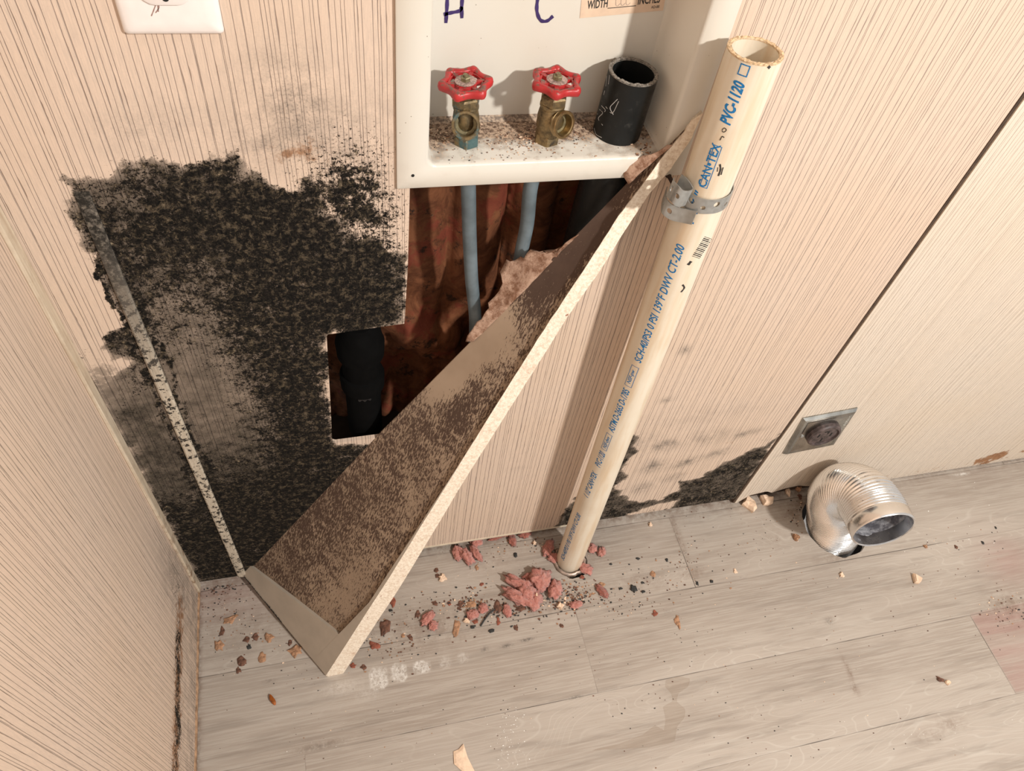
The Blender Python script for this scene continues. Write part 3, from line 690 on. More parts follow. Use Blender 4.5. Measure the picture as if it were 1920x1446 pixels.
for stk_ in ([(1130,235),(1122,222),(1130,212),(1124,205)], [(1120,214),(1135,208),(1128,198)], [(1150,215),(1144,202),(1152,192),(1158,186)], [(1136,200),(1148,212),(1160,190)], [(1134,170),(1132,178)], [(1138,142),(1136,162)], [(1143,141),(1141,158)], [(1114,240),(1118,252),(1128,258)]):
    P = [cyl_hit(x, y, sp0, sax, .0243) for x, y in stk_]; ribbon(sm, P, .0006, (P[0]-sp0-sax*((P[0]-sp0)@sax))/.0243, .0002)
sm.build('scratch_marks', flat('scratched_chalky', (.45, .45, .44), .8), SR)

# water tubes in the wall
def tube_thing(name, label, cat, pts, r, mat, part=None):
    root = thing(name, label, cat, pts[0], 'grey water tubes in the wall'); b = M(); b.tube(catmull(pts, 8), r, 24); b.build(part or 'tube', mat, root, smooth=True, angle=60); return root
tube_thing('water_tube', 'grey water supply tube inside the wall below the left valve', 'pipe', [(.4135, .030, .848), W(878, 350, .030), W(880, 430, .030), W(884, 520, .031), W(891, 600, .036), W(889, 660, .050)+np.array([0, 0, -.01])], .0079, mat_pex)
tube_thing('water_tube', 'grey water supply tube inside the wall below the right valve', 'pipe', [(.494, .029, .848), W(996, 345, .030), W(988, 420, .031), W(976, 480, .034), W(962, 560, .045)], .0079, mat_pex)
# black fitting low in the opening
mat_trap = flat('grimy_black_drain', (.0035, .0035, .0035), .9, spec=.05)
DF = thing('drain_trap', 'black drain fitting with a faint label inside the lower left notch of the broken wall', 'drain fitting', (.300, .046, .36))
b = M(); b.lathe([(.024, 0), (.024, .10), (.029, .103), (.0295, .125), (.0285, .128), (.025, .13), (.0245, .165), (.030, .168), (.031, .19), (.029, .196), (.027, .21), (.018, .225), (.0001, .23)], (.300, .046, .36), (0, 0, 1), 40); b.build('trap_body', mat_trap, DF, angle=40)
b = M(); ribbon(b, [on_cyl(np.array([.300, .046, 0]), np.array([0, 0, 1.]), .0252, .47, t) for t in (-.35, 0, .35)], .030, (0, -1, 0), .0003)
b.build('faint_label', flat('faint_label_grey', (.012, .012, .013), .5), DF)
# insulation in the cavity
n = N('kraft_faced_batt'); g = n.noise(20, 8, .72, dist=.8); g2 = n.noise(120, 5, .7); z = n.sep()[2]
c = n.mix(n.mr(g, .35, .65), (.085, .030, .014), (.20, .078, .036)); c = n.mix(n.ma('MULTIPLY', n.mr(n.noise(14, 5, .7), .53, .62), .7), c, (.17, .035, .022))
c = n.mix(n.mr(n.noise(35, 6, .75), .57, .66), c, (.035, .018, .012)); c = n.mix(n.ma('MULTIPLY', n.mr(g2, .68, .74), .5), c, (.34, .20, .11))
mat_kraft = n.out(c, .8, 0, n.bump(g, .5, .004), .15)
IB = thing('insulation_batt', 'brown paper faced insulation filling the wall cavity behind the grey tubes', 'insulation', (.44, .12, .1))
b = M(); us = np.linspace(.235, .655, 90); vs = np.linspace(.30, .838, 110); v = []; f = []
for zi in vs:
    for xi in us:
        bul = 0
        for cxx, ww in ((.382, .036), (.452, .034), (.520, .030), (.30, .05)):
            bul = max(bul, .026*max(0, 1-((xi-cxx)/ww)**2)**.5 if abs(xi-cxx) < ww else 0)
        low = max(0, (.60-zi)/.12); low = min(low, 1)
        yy = .116-bul*(1-.75*low)+.006*mnoise.fractal((xi*16, zi*9, 2), .9, 2.1, 5)*(1+3*low)+.03*low*math.sin(xi*40+zi*30)*.5
        yy = min(max(yy, .082), .142)
        v.append((xi, yy, zi))
for i in range(len(vs)-1):
    for j in range(len(us)-1): k = i*len(us)+j; f.append((k, k+1, k+len(us)+1, k+len(us)))
b.add(v, f); o = b.build('kraft_facing', mat_kraft, IB, smooth=True); md = o.modifiers.new('thick', 'SOLIDIFY'); md.thickness = .004; md.offset = -1
# ragged pink fill at the bottom of the opening
def fluff_mat(name, c1, c2):
    n = N(name); g = n.noise(160, 8, .8); g2 = n.noise(40, 5, .6)
    return n.out(n.mix(n.mr(g, .3, .7), c1, c2), .95, 0, n.bump(n.ma('ADD', g, g2), 1., .003), .1, **{'Sheen Weight': .4})
mat_pink = fluff_mat('pink_glass_wool', (.44, .14, .11), (.74, .34, .275))
mat_pink2 = fluff_mat('dirty_pink_wool', (.24, .07, .045), (.55, .20, .15))

# ---------------------------------------------------------------- tall cream PVC pipe through the floor
PR, pp0, pax, _a, _b = pipe_thing('pvc_pipe', 'tall cream plastic pipe with blue lettering, standing through the floor in front of the wall', 'pipe', (.648, -.063, -.03), (.6410, -.0420, .9815), .0242, .0037, mat_pvc, mat_pvcrim, jag=.0007)
PU0 = .03
def pang(z): return math.radians(np.interp(z, [0, .2, .45, .6, .8, 1.0], [-66, -61, -51, -46, -42, -42]))
def pipe_text(m, txt, z0, z1, height=.0072, dv=0., shear=.22, bold=.018, rows=None):
    v, f = text_mesh(txt, bold=bold, shear=shear)
    mn = v.min(0); mx = v.max(0); v = (v-mn)/(mx-mn)
    wrap_on_pipe(m, v, f, z0, z1, height, dv)
def wrap_on_pipe(m, v, f, z0, z1, height, dv=0., lift=.00012):
    # slice across the letters so the flat glyph follows the round wall
    import bmesh
    bm = bmesh.new(); vs = [bm.verts.new((p[0], p[1], 0)) for p in v]
    for q in f:
        try: bm.faces.new([vs[i] for i in q])
        except ValueError: pass
    for k in range(1, 5):
        bmesh.ops.bisect_plane(bm, geom=bm.verts[:]+bm.edges[:]+bm.faces[:], plane_co=(0, k/5, 0), plane_no=(0, 1, 0))
    bm.verts.ensure_lookup_table(); P = []
    for p in bm.verts:
        z = z0+(z1-z0)*p.co.x; t = pang(z)+(dv-(p.co.y-.5)*height)/.0242
        P.append(on_cyl(pp0, pax, .0242+lift, z+PU0, t))
    m.add(P, [tuple(x.index for x in q.verts) for q in bm.faces]); bm.free()
def pipe_frame(m, z0, z1, h, t=.0007, dv=0.):
    hh = .5; a = t/(z1-z0); b_ = t/h
    for q in ([(0, 0), (1, 0), (1, b_), (0, b_)], [(0, 1-b_), (1, 1-b_), (1, 1), (0, 1)], [(0, 0), (a, 0), (a, 1), (0, 1)], [(1-a, 0), (1, 0), (1, 1), (1-a, 1)]):
        wrap_on_pipe(m, q, [(0, 1, 2, 3)], z0, z1, h, dv)
def printed(*items, name='printed_lettering', mat=None):
    ink = M()
    for it in items:
        if it[0] == 'frame': pipe_frame(ink, *it[1:])
        else: pipe_text(ink, *it[:4], **(it[4] if len(it) > 4 else {}))
    return ink.build(name, mat or mat_ink, PR)
printed(('SCH-40/PS3 0 PSI 139°F DWV CT-2.00', .034, .204, .0095))
printed(('1 1/2" CAN•TEX', .262, .335, .0105, dict(bold=.018)))
printed(('PVC-1120', .352, .390, .0108))
printed(('frame', .3965, .436, .0098), ('NSF-dwv', .401, .430, .0060))
printed(('ASTM D-2665 D-1785', .443, .539, .0102))
printed(('frame', .545, .585, .0105), ('NSF-pw', .551, .578, .0068))
printed(('SCH-40/PS3 0 PSI 139°F DWV CT-2.00', .594, .783, .0104))
printed(('1 1/2"', .812, .8500, .0100, dict(bold=.018)))
printed(('frame', .8555, .9015, .0078, .0007, .0015), ('CAN•TEX', .8560, .9030, .0088, dict(shear=.0, dv=-.0004, bold=.02)))
printed(('PVC-1120', .9235, .9640, .0110, dict(bold=.04)))
printed(('frame', .9690, .9790, .0088, .0010), name='printed_frame')
def mark(m, pts, w): 
    P = [cyl_hit(x, y, pp0, pax, .0244) for x, y in pts]; c0 = pp0+pax*((P[0]-pp0)@pax); ribbon(m, P, w, (P[0]-c0)/np.linalg.norm(P[0]-c0), .0001)
bk_ = M()
for k in range(13):   # small bar code
    p, q = np.array((1307., 483.)), np.array((1330., 447.)); a = p+(q-p)*k/12; bk_w = .0011 if k % 3 else .0005
    mark(bk_, [tuple(a-(9, 3)), tuple(a), tuple(a+(5, 2))], bk_w)
bk_.build('bar_code', mat_black_ink, PR)
for nm, sts in (('pen_mark', (([(1350,263),(1354,256),(1358,258)], .0008), ([(1354,244),(1358,240),(1362,244),(1357,248),(1354,245)], .0007))),
                ('smudge', (([(1347,330),(1351,318),(1350,308)], .0016), ([(1352,328),(1356,314)], .0010), ([(1345,322),(1346,314)], .0007))), ('smudge', (([(1440,128),(1444,124)], .003),)), ('smudge', (([(1290,497),(1296,490)], .003),)), ('smudge', (([(1277,548),(1283,540),(1280,534)], .002),))):
    bk_ = M()
    for pts_, w__ in sts: mark(bk_, pts_, w__)
    bk_.build(nm, mat_black_ink, PR)
# torn collar of wool and foil around its foot is loose debris (below)

# ---------------------------------------------------------------- perforated steel strap
def strap_piece(path, width, up, holes, th=.0008, ds=.0008):
    P = catmull(path, 14); L = [0]
    for i in range(1, len(P)): L.append(L[-1]+np.linalg.norm(P[i]-P[i-1]))
    us = np.arange(0, L[-1], ds); vs = np.arange(-width/2, width/2+1e-6, ds)
    U, V = np.meshgrid(us, vs); Q = np.stack([U.ravel(), V.ravel()], 1); nu, nv = len(us), len(vs); idx = np.arange(nu*nv).reshape(nv, nu)
    Fq = np.stack([idx[:-1, :-1], idx[:-1, 1:], idx[1:, 1:], idx[1:, :-1]], -1).reshape(-1, 4); ins = np.zeros(len(Q), bool)
    for hu, hv, hr in holes:
        d = Q-(hu, hv); r = np.linalg.norm(d, axis=1); k = r < hr+ds*.45; ins |= r < hr; Q[k] = (hu, hv)+d[k]/np.maximum(r[k], 1e-6)[:, None]*hr
    Fq = Fq[~ins[Fq].all(1)]
    X = np.stack([np.interp(Q[:, 0], L, [p[i] for p in P]) for i in range(3)], 1)+np.array(up)*Q[:, 1:2]
    m = M(); us_ = np.unique(Fq); mp = {int(a): i for i, a in enumerate(us_)}; m.add(X[us_], [tuple(mp[int(i)] for i in q) for q in Fq]); return m
zc = .836; upv = pax
cpt = pp0+pax*((zc+PU0))
def arc(a, r=.0256, dz=0): return on_cyl(pp0, pax, r, zc+PU0+dz, math.radians(a))
ST = thing('pipe_strap', 'perforated galvanised steel strap looped round the tall cream pipe and bent back at its left', 'strap', (.60, -.03, .82))
pth = [(.690, -.004, .846), (.684, -.012, .845)]+[arc(a, .0256, .004*(a+60)/150) for a in range(96, -75, -12)]+[(.612, -.060, .842), (.604, -.070, .846)]
m_ = strap_piece(pth, .0175, upv, [(.012+.0125*k, .002*(-1)**k, .0024 if k % 2 else .0032) for k in range(10)])
o = m_.build('strap_band', mat_galv, ST); o.modifiers.new('t', 'SOLIDIFY').thickness = .0009
w1 = lambda x, y, Y: W(x, y, Y)
pth = [(.617, -.056, .849), (.607, -.067, .850), (.5985, -.073, .846), (.5915, -.071, .843), (.5935, -.060, .843), (.598, -.046, .842), (.601, -.03, .84)]
pth = [w1(1297, 352, -.052), w1(1275, 338, -.062), w1(1262, 345, -.069), w1(1258, 358, -.070), w1(1256, 365, -.066), w1(1258, 345, -.05), w1(1262, 335, -.03)]
m_ = strap_piece([w1(1258,346,-.030), w1(1256,352,-.050), w1(1264,362,-.068), w1(1275,372,-.073), w1(1288,372,-.070), w1(1293,366,-.062), w1(1283,350,-.050), w1(1272,340,-.040)], .019, (0.10, 0, .995), [(.016, 0, .0026), (.036, .001, .0036), (.052, 0, .0026)])
o = m_.build('bent_clip', mat_galv, ST); o.modifiers.new('t', 'SOLIDIFY').thickness = .0009
m_ = strap_piece([w1(1246,362,-.020), w1(1244,376,-.036), w1(1246,388,-.050), w1(1262,400,-.056), w1(1282,405,-.0620), w1(1302,409,-.0700)], .0170, (0.02, 0, 1.), [(.012, 0, .002), (.0260, .001, .0026), (.0405, 0, .0030)])
o = m_.build('strap_tail', mat_galv, ST); o.modifiers.new('t', 'SOLIDIFY').thickness = .0009
scm = M(); scm.lathe([(.0030, 0), (.0034, .002), (.0026, .004), (.0001, .0042)], W(1252, 326, -.0), (0, -1, 0), 18); scm.lathe([(.0022, 0), (.0022, .03)], W(1252, 326, -.0), (0, -1, 0), 10)
scm.build('strap_screw', flat('rusty_screw', (.09, .06, .05), .6, .5), ST)

# ---------------------------------------------------------------- leaning board
A = FL(450, 1072); A[1] = -.0085; B = FL(608, 1270); T = W(1180, 335, -.0085)
bn = np.cross(B-A, T-A); bn /= np.linalg.norm(bn)
if bn[0] > 0: bn = -bn
bl_ = (T-A)/np.linalg.norm(T-A); bmv = np.cross(bl_, bn); bmv = bmv if bmv[1] < 0 else -bmv
fdir = bmv*math.cos(math.radians(50))-bn*math.sin(math.radians(50)); fnor = bn*math.cos(math.radians(50))+bmv*math.sin(math.radians(50))
def PL(x, y, h=0.): return onplane(x, y, A+bn*h, bn)
left_px = [(450,1072),(560,962),(680,841),(780,741),(870,650),(960,560),(1050,468),(1120,397),(1180,335),(1240,283),(1284,240)]
crest_px = [(611,1267),(730,1083),(852,886),(963,708),(1032,600),(1104,492),(1160,405),(1206,345),(1243,293),(1284,247),(1296,226)]
outer_px = [(633,1279),(757,1090),(880,886),(988,716),(1062,598),(1130,500),(1177,424),(1218,363),(1258,316),(1294,264),(1318,212)]
inner_px = [(588,1238),(692,1130),(850,888),(962,708.5),(1031.5,600.5),(1103.5,492.5),(1159.5,405.5),(1205.5,345.5),(1242.5,293.5),(1283.5,247.5),(1295.5,226.5)]
def dens(px, k=6):
    P = [np.array(p, float) for p in px]; out = []
    for i in range(len(P)-1):
        for j in range(k): out.append(P[i]+(P[i+1]-P[i])*j/k)
    return out+[P[-1]]
Lf, Cr, Ou, Inn = dens(left_px), dens(crest_px), dens(outer_px), dens(inner_px)
BD = thing('leaning_board', 'long narrow mould-spotted board leaning diagonally across the opening, its pale sawn edge lit', 'board', tuple(A))
REC = .005
crest3 = [PL(*p) for p in Cr]; left3 = [PL(*p) for p in Lf]; innH = [PL(*p) for p in Inn]
outer3 = [onplane(p[0], p[1], c_, fnor) for p, c_ in zip(Ou, crest3)]
corem = M()
def jit(p, i, s): return p+bn*(.0006*mnoise.noise((i*.9, s, 0)))+fdir*(.0009*mnoise.noise((i*1.3, s+4, 2)))
crj = [jit(p, i, 0) for i, p in enumerate(crest3)]; ouj = [jit(p, i, 9) for i, p in enumerate(outer3)]
corem.rings([[c_, o_, o_-bn*.002-bmv*.004, l_-bn*.009, l_-bn*.0062, c_-bn*.0062-bmv*.003] for c_, o_, l_ in zip(crj, ouj, left3)])
n = N('particle_board_edge'); g = n.noise(260, 7, .8); g2 = n.noise(28, 6, .75)
c = n.mix(n.mr(g, .32, .62), (.64, .51, .38), (.90, .81, .68)); c = n.mix(n.ma('MULTIPLY', n.mr(g2, .54, .74), .5), c, (.50, .27, .16)); c = n.mix(n.mr(n.noise(90, 5, .7), .66, .72), c, (.26, .10, .06))
mat_core = n.out(c, .85, 0, n.bump(g, .5, .001), .2)
corem.build('board_core', mat_core, BD, angle=30)
mat_lam = flat('grey_beige_laminate', (.42, .36, .29), .45, var=.06, scale=30)
lm = M()
nb = 15
lm.rings([[i_-bn*(REC+.001), i_+bn*.0002, c_+bn*.0002, c_-bn*(REC+.001)+(i_-c_)*.3] for i_, c_ in zip(innH[:nb], crj[:nb])])
b1 = [PL(450,1072), PL(611,1267), PL(637,1193), PL(462,1056)]
q = [b1[0]+bn*.0001, b1[1]-bmv*.0008+bn*.0001, PL(638,1192), b1[3]]
lm.quadprism(q, -bn*(REC+.003))
lm.build('laminate_rim', mat_lam, BD)
# mould fringe along the foot of the rim
fm_ = M(); rr_ = random.Random(3)
for k in range(420):
    t = rr_.random()**1.3*.75+.01; px = np.array((450, 1072))*(1-t)+np.array((605, 1264))*t; P = PL(*px); L_ = rr_.uniform(.001, .006)*(1-t*.8)*(1.4 if .3 < t < .5 else .8)
    d_ = bl_*L_+bmv*rr_.uniform(-.5, .5)*L_; s_ = (b1[1]-b1[0])/np.linalg.norm(b1[1]-b1[0])*.0011
    fm_.add([P-s_+bn*.0002, P+s_+bn*.0002, P+d_+bn*.001], [(0, 1, 2)])
fm_.build('mould_fringe', mat_bore, BD)
# mottled backing on its own grid so that the mould can be mapped
NV = 60; v = []; at = []; n_l = len(left3)
s0 = [PL(462, 1056), PL(637, 1193)]
for i in range(n_l):
    t0 = i/(n_l-1)
    a_ = left3[i]; b_ = innH[i]
    if i < 12:   # start above the bottom rim
        k = max(0, 1-i/5.)
        a_ = a_+bl_*.0
    for j in range(NV):
        t = j/(NV-1); p = a_*(1-t)+b_*t; v.append(p-bn*REC-bn*.0012*math.sin(t*math.pi))
v = np.array(v)
f = [(i*NV+j, i*NV+j+1, (i+1)*NV+j+1, (i+1)*NV+j) for i in range(n_l-1) for j in range(NV-1)]
mb = M(); mb.add(v, f)
n = N('mottled_board_back'); co_ = n.obj()
def dotv(vec):
    q = n.node('ShaderNodeVectorMath', operation='DOT_PRODUCT'); n.link(co_, q.inputs[0]); q.inputs[1].default_value = tuple(vec); return q.outputs['Value']
sd = bl_*.94-bmv*.34; sp_ = np.cross(sd, bn); sv = n.comb(dotv(sd), dotv(sp_), 0.)
g1 = n.noise(1, 9, .78, n.scl(sv, 130, 430, 1)); g2 = n.noise(9, 4, .6); g3 = n.noise(45, 7, .75)
mo = n.attr('mold')
nn_ = n.ma('ADD', n.ma('MULTIPLY', g1, .72), n.ma('MULTIPLY', g3, .28))
th = n.mr(mo, 0, 1, .68, .40, smooth=False)
mk = n.mr(nn_, n.ma('SUBTRACT', th, .012), n.ma('ADD', th, .016))
c = n.mix(n.mr(g2, .3, .7), (.40, .30, .215), (.32, .235, .165))
c = n.mix(mk, c, n.mix(g3, (.060, .036, .027), (.115, .075, .055)))
mat_mott = n.out(c, .8, 0, n.bump(mk, .25, .0006), .2)
o = mb.build('mottled_backing', mat_mott, BD, smooth=True)
pr = []
for p in v:
    d_ = p-CAM; z_ = d_@FWD; pr.append((960+F*(d_@RIGHT)/z_, 723+F*(d_@DOWN)/z_))
pr = np.array(pr)
def dd(cx, cy, rx, ry, a=-.9):
    x = pr[:, 0]-cx; y = pr[:, 1]-cy; ca, sa = math.cos(a), math.sin(a); return np.exp(-(((x*ca+y*sa)/rx)**2+((-x*sa+y*ca)/ry)**2))
den = .68+0*pr[:, 0]
den += -.75*dd(900, 650, 90, 45)-.35*dd(830, 720, 40, 30)+.45*dd(1090, 450, 160, 30)+.30*dd(900, 700, 40, 14)+.25*dd(860, 760, 50, 40)+.18*dd(1010, 540, 40, 25)-.22*dd(640, 1130, 90, 50)-.12*dd(820, 900, 120, 30)+.08*dd(600, 960, 90, 60)
a = o.data.attributes.new('mold', 'FLOAT', 'POINT'); a.data.foreach_set('value', np.clip(den, 0, 1).astype(np.float32))
o.modifiers.new('t', 'SOLIDIFY').thickness = .0012; o.modifiers['t'].offset = 0
# torn paper flaps hanging off its hidden edge
def noisy_sheet(name, px, inner, mat, parent, h=0., lift=.0, seed=0):
    m = M(); P0 = [PL(x, y, h) for x, y in px]; P1 = [PL(x, y, h) for x, y in inner]; K = 6; v = []
    n0 = len(P0)
    for i in range(n0):
        t_ = i/(n0-1)*(len(P1)-1); a_ = int(min(t_, len(P1)-2)); q_ = P1[a_]*(1-(t_-a_))+P1[a_+1]*(t_-a_)
        for k in range(K+1):
            s = k/K; p = P0[i]*(1-s)+q_*s; p = p+bn*(lift*(1-s)+.004*mnoise.noise((p[0]*70, p[2]*70, seed))); v.append(p)
    f = [(i*(K+1)+k, i*(K+1)+k+1, (i+1)*(K+1)+k+1, (i+1)*(K+1)+k) for i in range(n0-1) for k in range(K)]
    m.add(v, f); o = m.build(name, mat, parent, smooth=True); md = o.modifiers.new('t', 'SOLIDIFY'); md.thickness = .0012; return o
n = N('torn_brown_paper'); g = n.noise(70, 8, .75); c = n.mix(n.mr(g, .35, .62), (.22, .11, .065), (.54, .365, .27)); c = n.mix(n.mr(n.noise(160, 6, .8), .6, .68), c, (.08, .04, .025))
mat_torn = n.out(c, .9, 0, n.bump(g, .9, .003), .1)
flap = [(876,640),(882,628),(891,616),(898,602),(905,598),(914,583),(922,576),(919,567),(930,556),(938,546),(947,531),(944,520),(940,510),(947,497),(954,486),(960,490),(967,488),(974,484),(980,481),(986,485),(992,474),(999,467),(1006,472),(1014,474),(1021,471),(1028,475),(1037,473),(1046,476),(1055,468),(1064,456),(1075,448)]
noisy_sheet('torn_flap', flap, [(890,640),(925,605),(1000,528),(1050,475),(1085,440)], mat_torn, BD, h=-.004, lift=.004)
noisy_sheet('torn_flap', [(1172,332),(1170,312),(1176,302),(1192,300),(1206,292),(1222,290),(1236,284),(1252,272)], [(1180,346),(1200,326),(1225,303),(1262,272)], mat_torn, BD, h=.001, lift=.002, seed=4)

# ---------------------------------------------------------------- flexible foil duct
path = catmull([(1.204, -.086, -.13), (1.204, -.086, -.04), (1.195, -.077, .02), (1.176, -.064, .075), (1.166, -.070, .125), (1.168, -.100, .160), (1.166, -.135, .170), (1.161, -.174, .173)], 60)
Ls = [0]
for i in range(1, len(path)): Ls.append(Ls[-1]+np.linalg.norm(path[i]-path[i-1]))
Ls = np.array(Ls); tot = Ls[-1]
ss = np.arange(0, tot, .0009); PP = [np.array([np.interp(s, Ls, [p[i] for p in path]) for i in range(3)]) for s in ss]
def wob(i, j):
    s = ss[i]; e = np.clip((tot-.024-s)/.004, 0, 1)
    return 1+e*.030*math.cos(2*math.pi*(s/.0045+j/56))+.012*mnoise.noise((s*30, math.cos(j*.112)*1.5, math.sin(j*.112)*1.5))
DT = thing('dryer_duct', 'shiny corrugated foil duct elbow rising from a hole in the floor', 'duct', (DUCTC[0], DUCTC[1], 0))
b = M(); b.tube(PP, .0530, 56, False, wob=wob); b.build('corrugated_tube', mat_foil, DT, smooth=True)
b = M(); k0 = int(len(PP)*.45); mrim = len(PP)-1
b.tube(PP[k0:], .0512, 56, False, wob=lambda i, j: 1+.02*mnoise.noise((i*.12, math.cos(j*.112)*4, math.sin(j*.112)*4))); b.build('lint_lining', mat_foil_in, DT, smooth=True)
e1 = PP[-1]; tdir = PP[-1]-PP[-4]; tdir /= np.linalg.norm(tdir)
b = M(); b.lathe([(.0538, -.0225), (.0545, -.0215), (.0545, -.003), (.0541, -.001), (.0527, .0006), (.0506, -.001), (.0506, -.0225)], e1, tdir, 72, (False, False)); b.build('end_collar', mat_foil, DT, angle=40)

# ---------------------------------------------------------------- steel dryer receptacle
DR = thing('dryer_outlet', 'square steel plate with round dark power socket low on the right wall', 'power outlet', (1.083, -.003, .25))
m33 = Matrix.Rotation(math.radians(-6), 3, 'Y')
def dl(x, y, z):
    q = m33 @ Vector((x, 0, z)); return np.array((1.0815+q.x, -.003-y, .2500+q.z))
mat_steel = flat('stained_steel_plate', (.36, .36, .34), .22, 1., var=.3, scale=30)
hw_, hh_ = .0505, .058; L = []
for ins, y in ((0, 0), (0, .002), (.004, .0065), (.008, .0075), (.012, .0068)):
    L.append([dl(sx*(hw_-ins), y, sz*(hh_-ins)) for sx, sz in ((-1,-1),(1,-1),(1,1),(-1,1))])
b = M(); b.rings(L, True, False, True); b.build('cover_plate', mat_steel, DR)
mat_rec = flat('grimy_dark_socket', (.085, .062, .058), .5, var=.5, scale=120)
b = M(); oc = dl(.004, .006, .002); b.lathe([(.0305, 0), (.0305, .007), (.0285, .0095), (.0250, .0105), (.0240, .0070), (.0001, .0070)], oc, (0, -1, 0), 48); b.build('socket_face', mat_rec, DR, angle=35)
sl = M()
for (sx, sz, w_, h_) in ((-.012, .002, .0028, .010), (.012, .002, .0028, .010), (0, -.013, .0028, .009), (0, .012, .009, .0028), (.004, .0075, .0028, .006)):
    c_ = oc+np.array((sx, -.0071, sz)); sl.box(c_-np.array((w_/2, .0004, h_/2)), c_+np.array((w_/2, .0006, h_/2)))
sl.build('blade_slot', mat_bore, DR)
for sx in (-1, 1):
    s_ = M(); s_.lathe([(.0035, 0), (.0033, .0012), (.0001, .0018)], dl(sx*.036, .0068, .004), (0, -1, 0), 20); s_.build('plate_screw', mat_galv, DR, angle=30)

# ---------------------------------------------------------------- white wall outlet at the top left
OP = thing('wall_outlet', 'white plastic wall outlet cut by the top edge of the photo at left', 'power outlet', (.178, 0, 1.03))
x0, x1, z0, z1 = .1430, .2130, .9765, 1.0915
L = [[(x, -y, z) for x, _, z in rrect(x0+i_, x1-i_, z0+i_, z1-i_, .003, 0)][::-1] for i_, y in ((0, 0), (0, .0025), (.0012, .0042), (.004, .0055), (.010, .0060))]
b = M(); b.rings(L, True, False, True); b.build('cover_plate', mat_plate, OP, angle=50)
for zc_ in (1.0135, 1.0545):
    q = []; 
    for k in range(32):
        a_ = 2*math.pi*k/32; q.append((.178+.0172*max(-1, min(1, 1.15*math.cos(a_))), -.006, zc_+.0145*max(-.92, min(.92, math.sin(a_)*1.05))))
    b = M(); b.rings([[(p[0], -.0056, p[2]) for p in q][::-1], [(p[0], -.0075, p[2]) for p in q][::-1], [(.178+(p[0]-.178)*.95, -.0080, zc_+(p[2]-zc_)*.95) for p in q][::-1]], True, False, True)
    rc = b.build('socket_face', mat_plate, OP, angle=40)
    s_ = M(); s_.box((.1710, -.0082, zc_-.001), (.1725, -.0079, zc_+.008)); s_.box((.1835, -.0082, zc_-.001), (.1850, -.0079, zc_+.007)); s_.lathe([(.0024, 0), (.0024, .0004)], (.178, -.0079, zc_-.008), (0, -1, 0), 16)
    s_.build('blade_slot', mat_bore, rc)
s_ = M(); s_.lathe([(.0035, 0), (.003, .001), (.0001, .0014)], (.178, -.006, 1.034), (0, -1, 0), 20); s_.build('plate_screw', mat_plate, OP, angle=30)
s_ = M()
for pts in ([(296,2),(298,14),(292,24)], [(300,3),(304,10)], [(294,4),(288,20),(284,30)], [(290,4),(296,8),(303,5)], [(296,6),(297,22)]):
    ribbon(s_, [W(x, y, -.0063) for x, y in pts], .0006, (0, -1, 0), .0001)
s_.build('lint_smudge', flat('brown_lint', (.30, .19, .16), .9), OP)

# ---------------------------------------------------------------- debris on the floor and ledge
def flake(name, px, py, wpx, hpx, mat, label, cat, group=None, th=.35, seed=0, ang=0., z0=0., at=None, k=12):
    P = FL(px, py, z0) if at is None else np.array(at); rr = random.Random(int(px*13+py*7+seed)); s = .00091
    rx, ry = wpx*s/2, hpx*s*.62; T_ = min(rx, ry)*th*2; ring = []
    for i in range(k):
        a_ = 2*math.pi*i/k; r_ = rr.uniform(.52, 1.14); x = rx*r_*math.cos(a_); y = ry*r_*math.sin(a_); ring.append((x*math.cos(ang)-y*math.sin(ang), x*math.sin(ang)+y*math.cos(ang), rr.uniform(0, .6)))
    m = M(); m.rings([[P+(x*.92, y*.92, 0.0002) for x, y, h in ring], [P+(x, y, T_*(.35+h*.6)) for x, y, h in ring], [P+(x*.72, y*.72, T_*(.8+h*.55)) for x, y, h in ring], [P+(x*.3, y*.3, T_*(.85+h*.3)) for x, y, h in ring]], True, True, True)
    o_ = thing_mesh(name, m, mat, P); return tag(o_, label, cat, group)
def thing_mesh(name, m, mat, P, smooth=False):
    vv = m.v; m.v = [(a-P[0], b-P[1], c_-P[2]) for a, b, c_ in vv]; o_ = m.build(name, mat, None, smooth=smooth); o_.location = tuple(P); return o_
def tuft(px, py, wpx, hpx, mat, label, ang=0., lobes=1, hgt=.45, name='insulation_tuft', group='pink wool tufts on the floor', seed=0, cat='insulation'):
    P = FL(px, py); s = .00091; rx, ry = wpx*s/2, hpx*s*.62; m = M(); rr = random.Random(int(px*5+py*3+seed)); nu, nv = 28, 14; H = min(rx, ry)*hgt*2
    for l in range(lobes):
        f_ = 1 if lobes == 1 else rr.uniform(.45, .66); ox = 0 if lobes == 1 else rx*(-.6+1.2*l/(lobes-1)); oy = 0 if lobes == 1 else ry*rr.uniform(-.4, .4); R = []
        for i in range(nv+1):
            th_ = math.pi*i/nv; ring = []
            for j in range(nu):
                ph = 2*math.pi*j/nu; d = np.array((math.sin(th_)*math.cos(ph), math.sin(th_)*math.sin(ph), math.cos(th_)))
                q = 1+.42*mnoise.fractal((d[0]*2.2+px, d[1]*2.2+l*3, d[2]*2.2), .6, 2.2, 5); x = d[0]*rx*(f_ if lobes > 1 else 1)*q+ox; y = d[1]*ry*q*(.9 if lobes > 1 else 1)+oy; z = max(0.0002, H*(.55+.62*d[2]*q))
                ring.append(P+(x*math.cos(ang)-y*math.sin(ang), x*math.sin(ang)+y*math.cos(ang), z))
            R.append(ring)
        m.rings(R)
    o_ = thing_mesh(name, m, mat, P, True); return tag(o_, label, cat, group)
mat_brown = flat('brown_flake', (.13, .062, .04), .8, var=.55, scale=200, bump=.5)
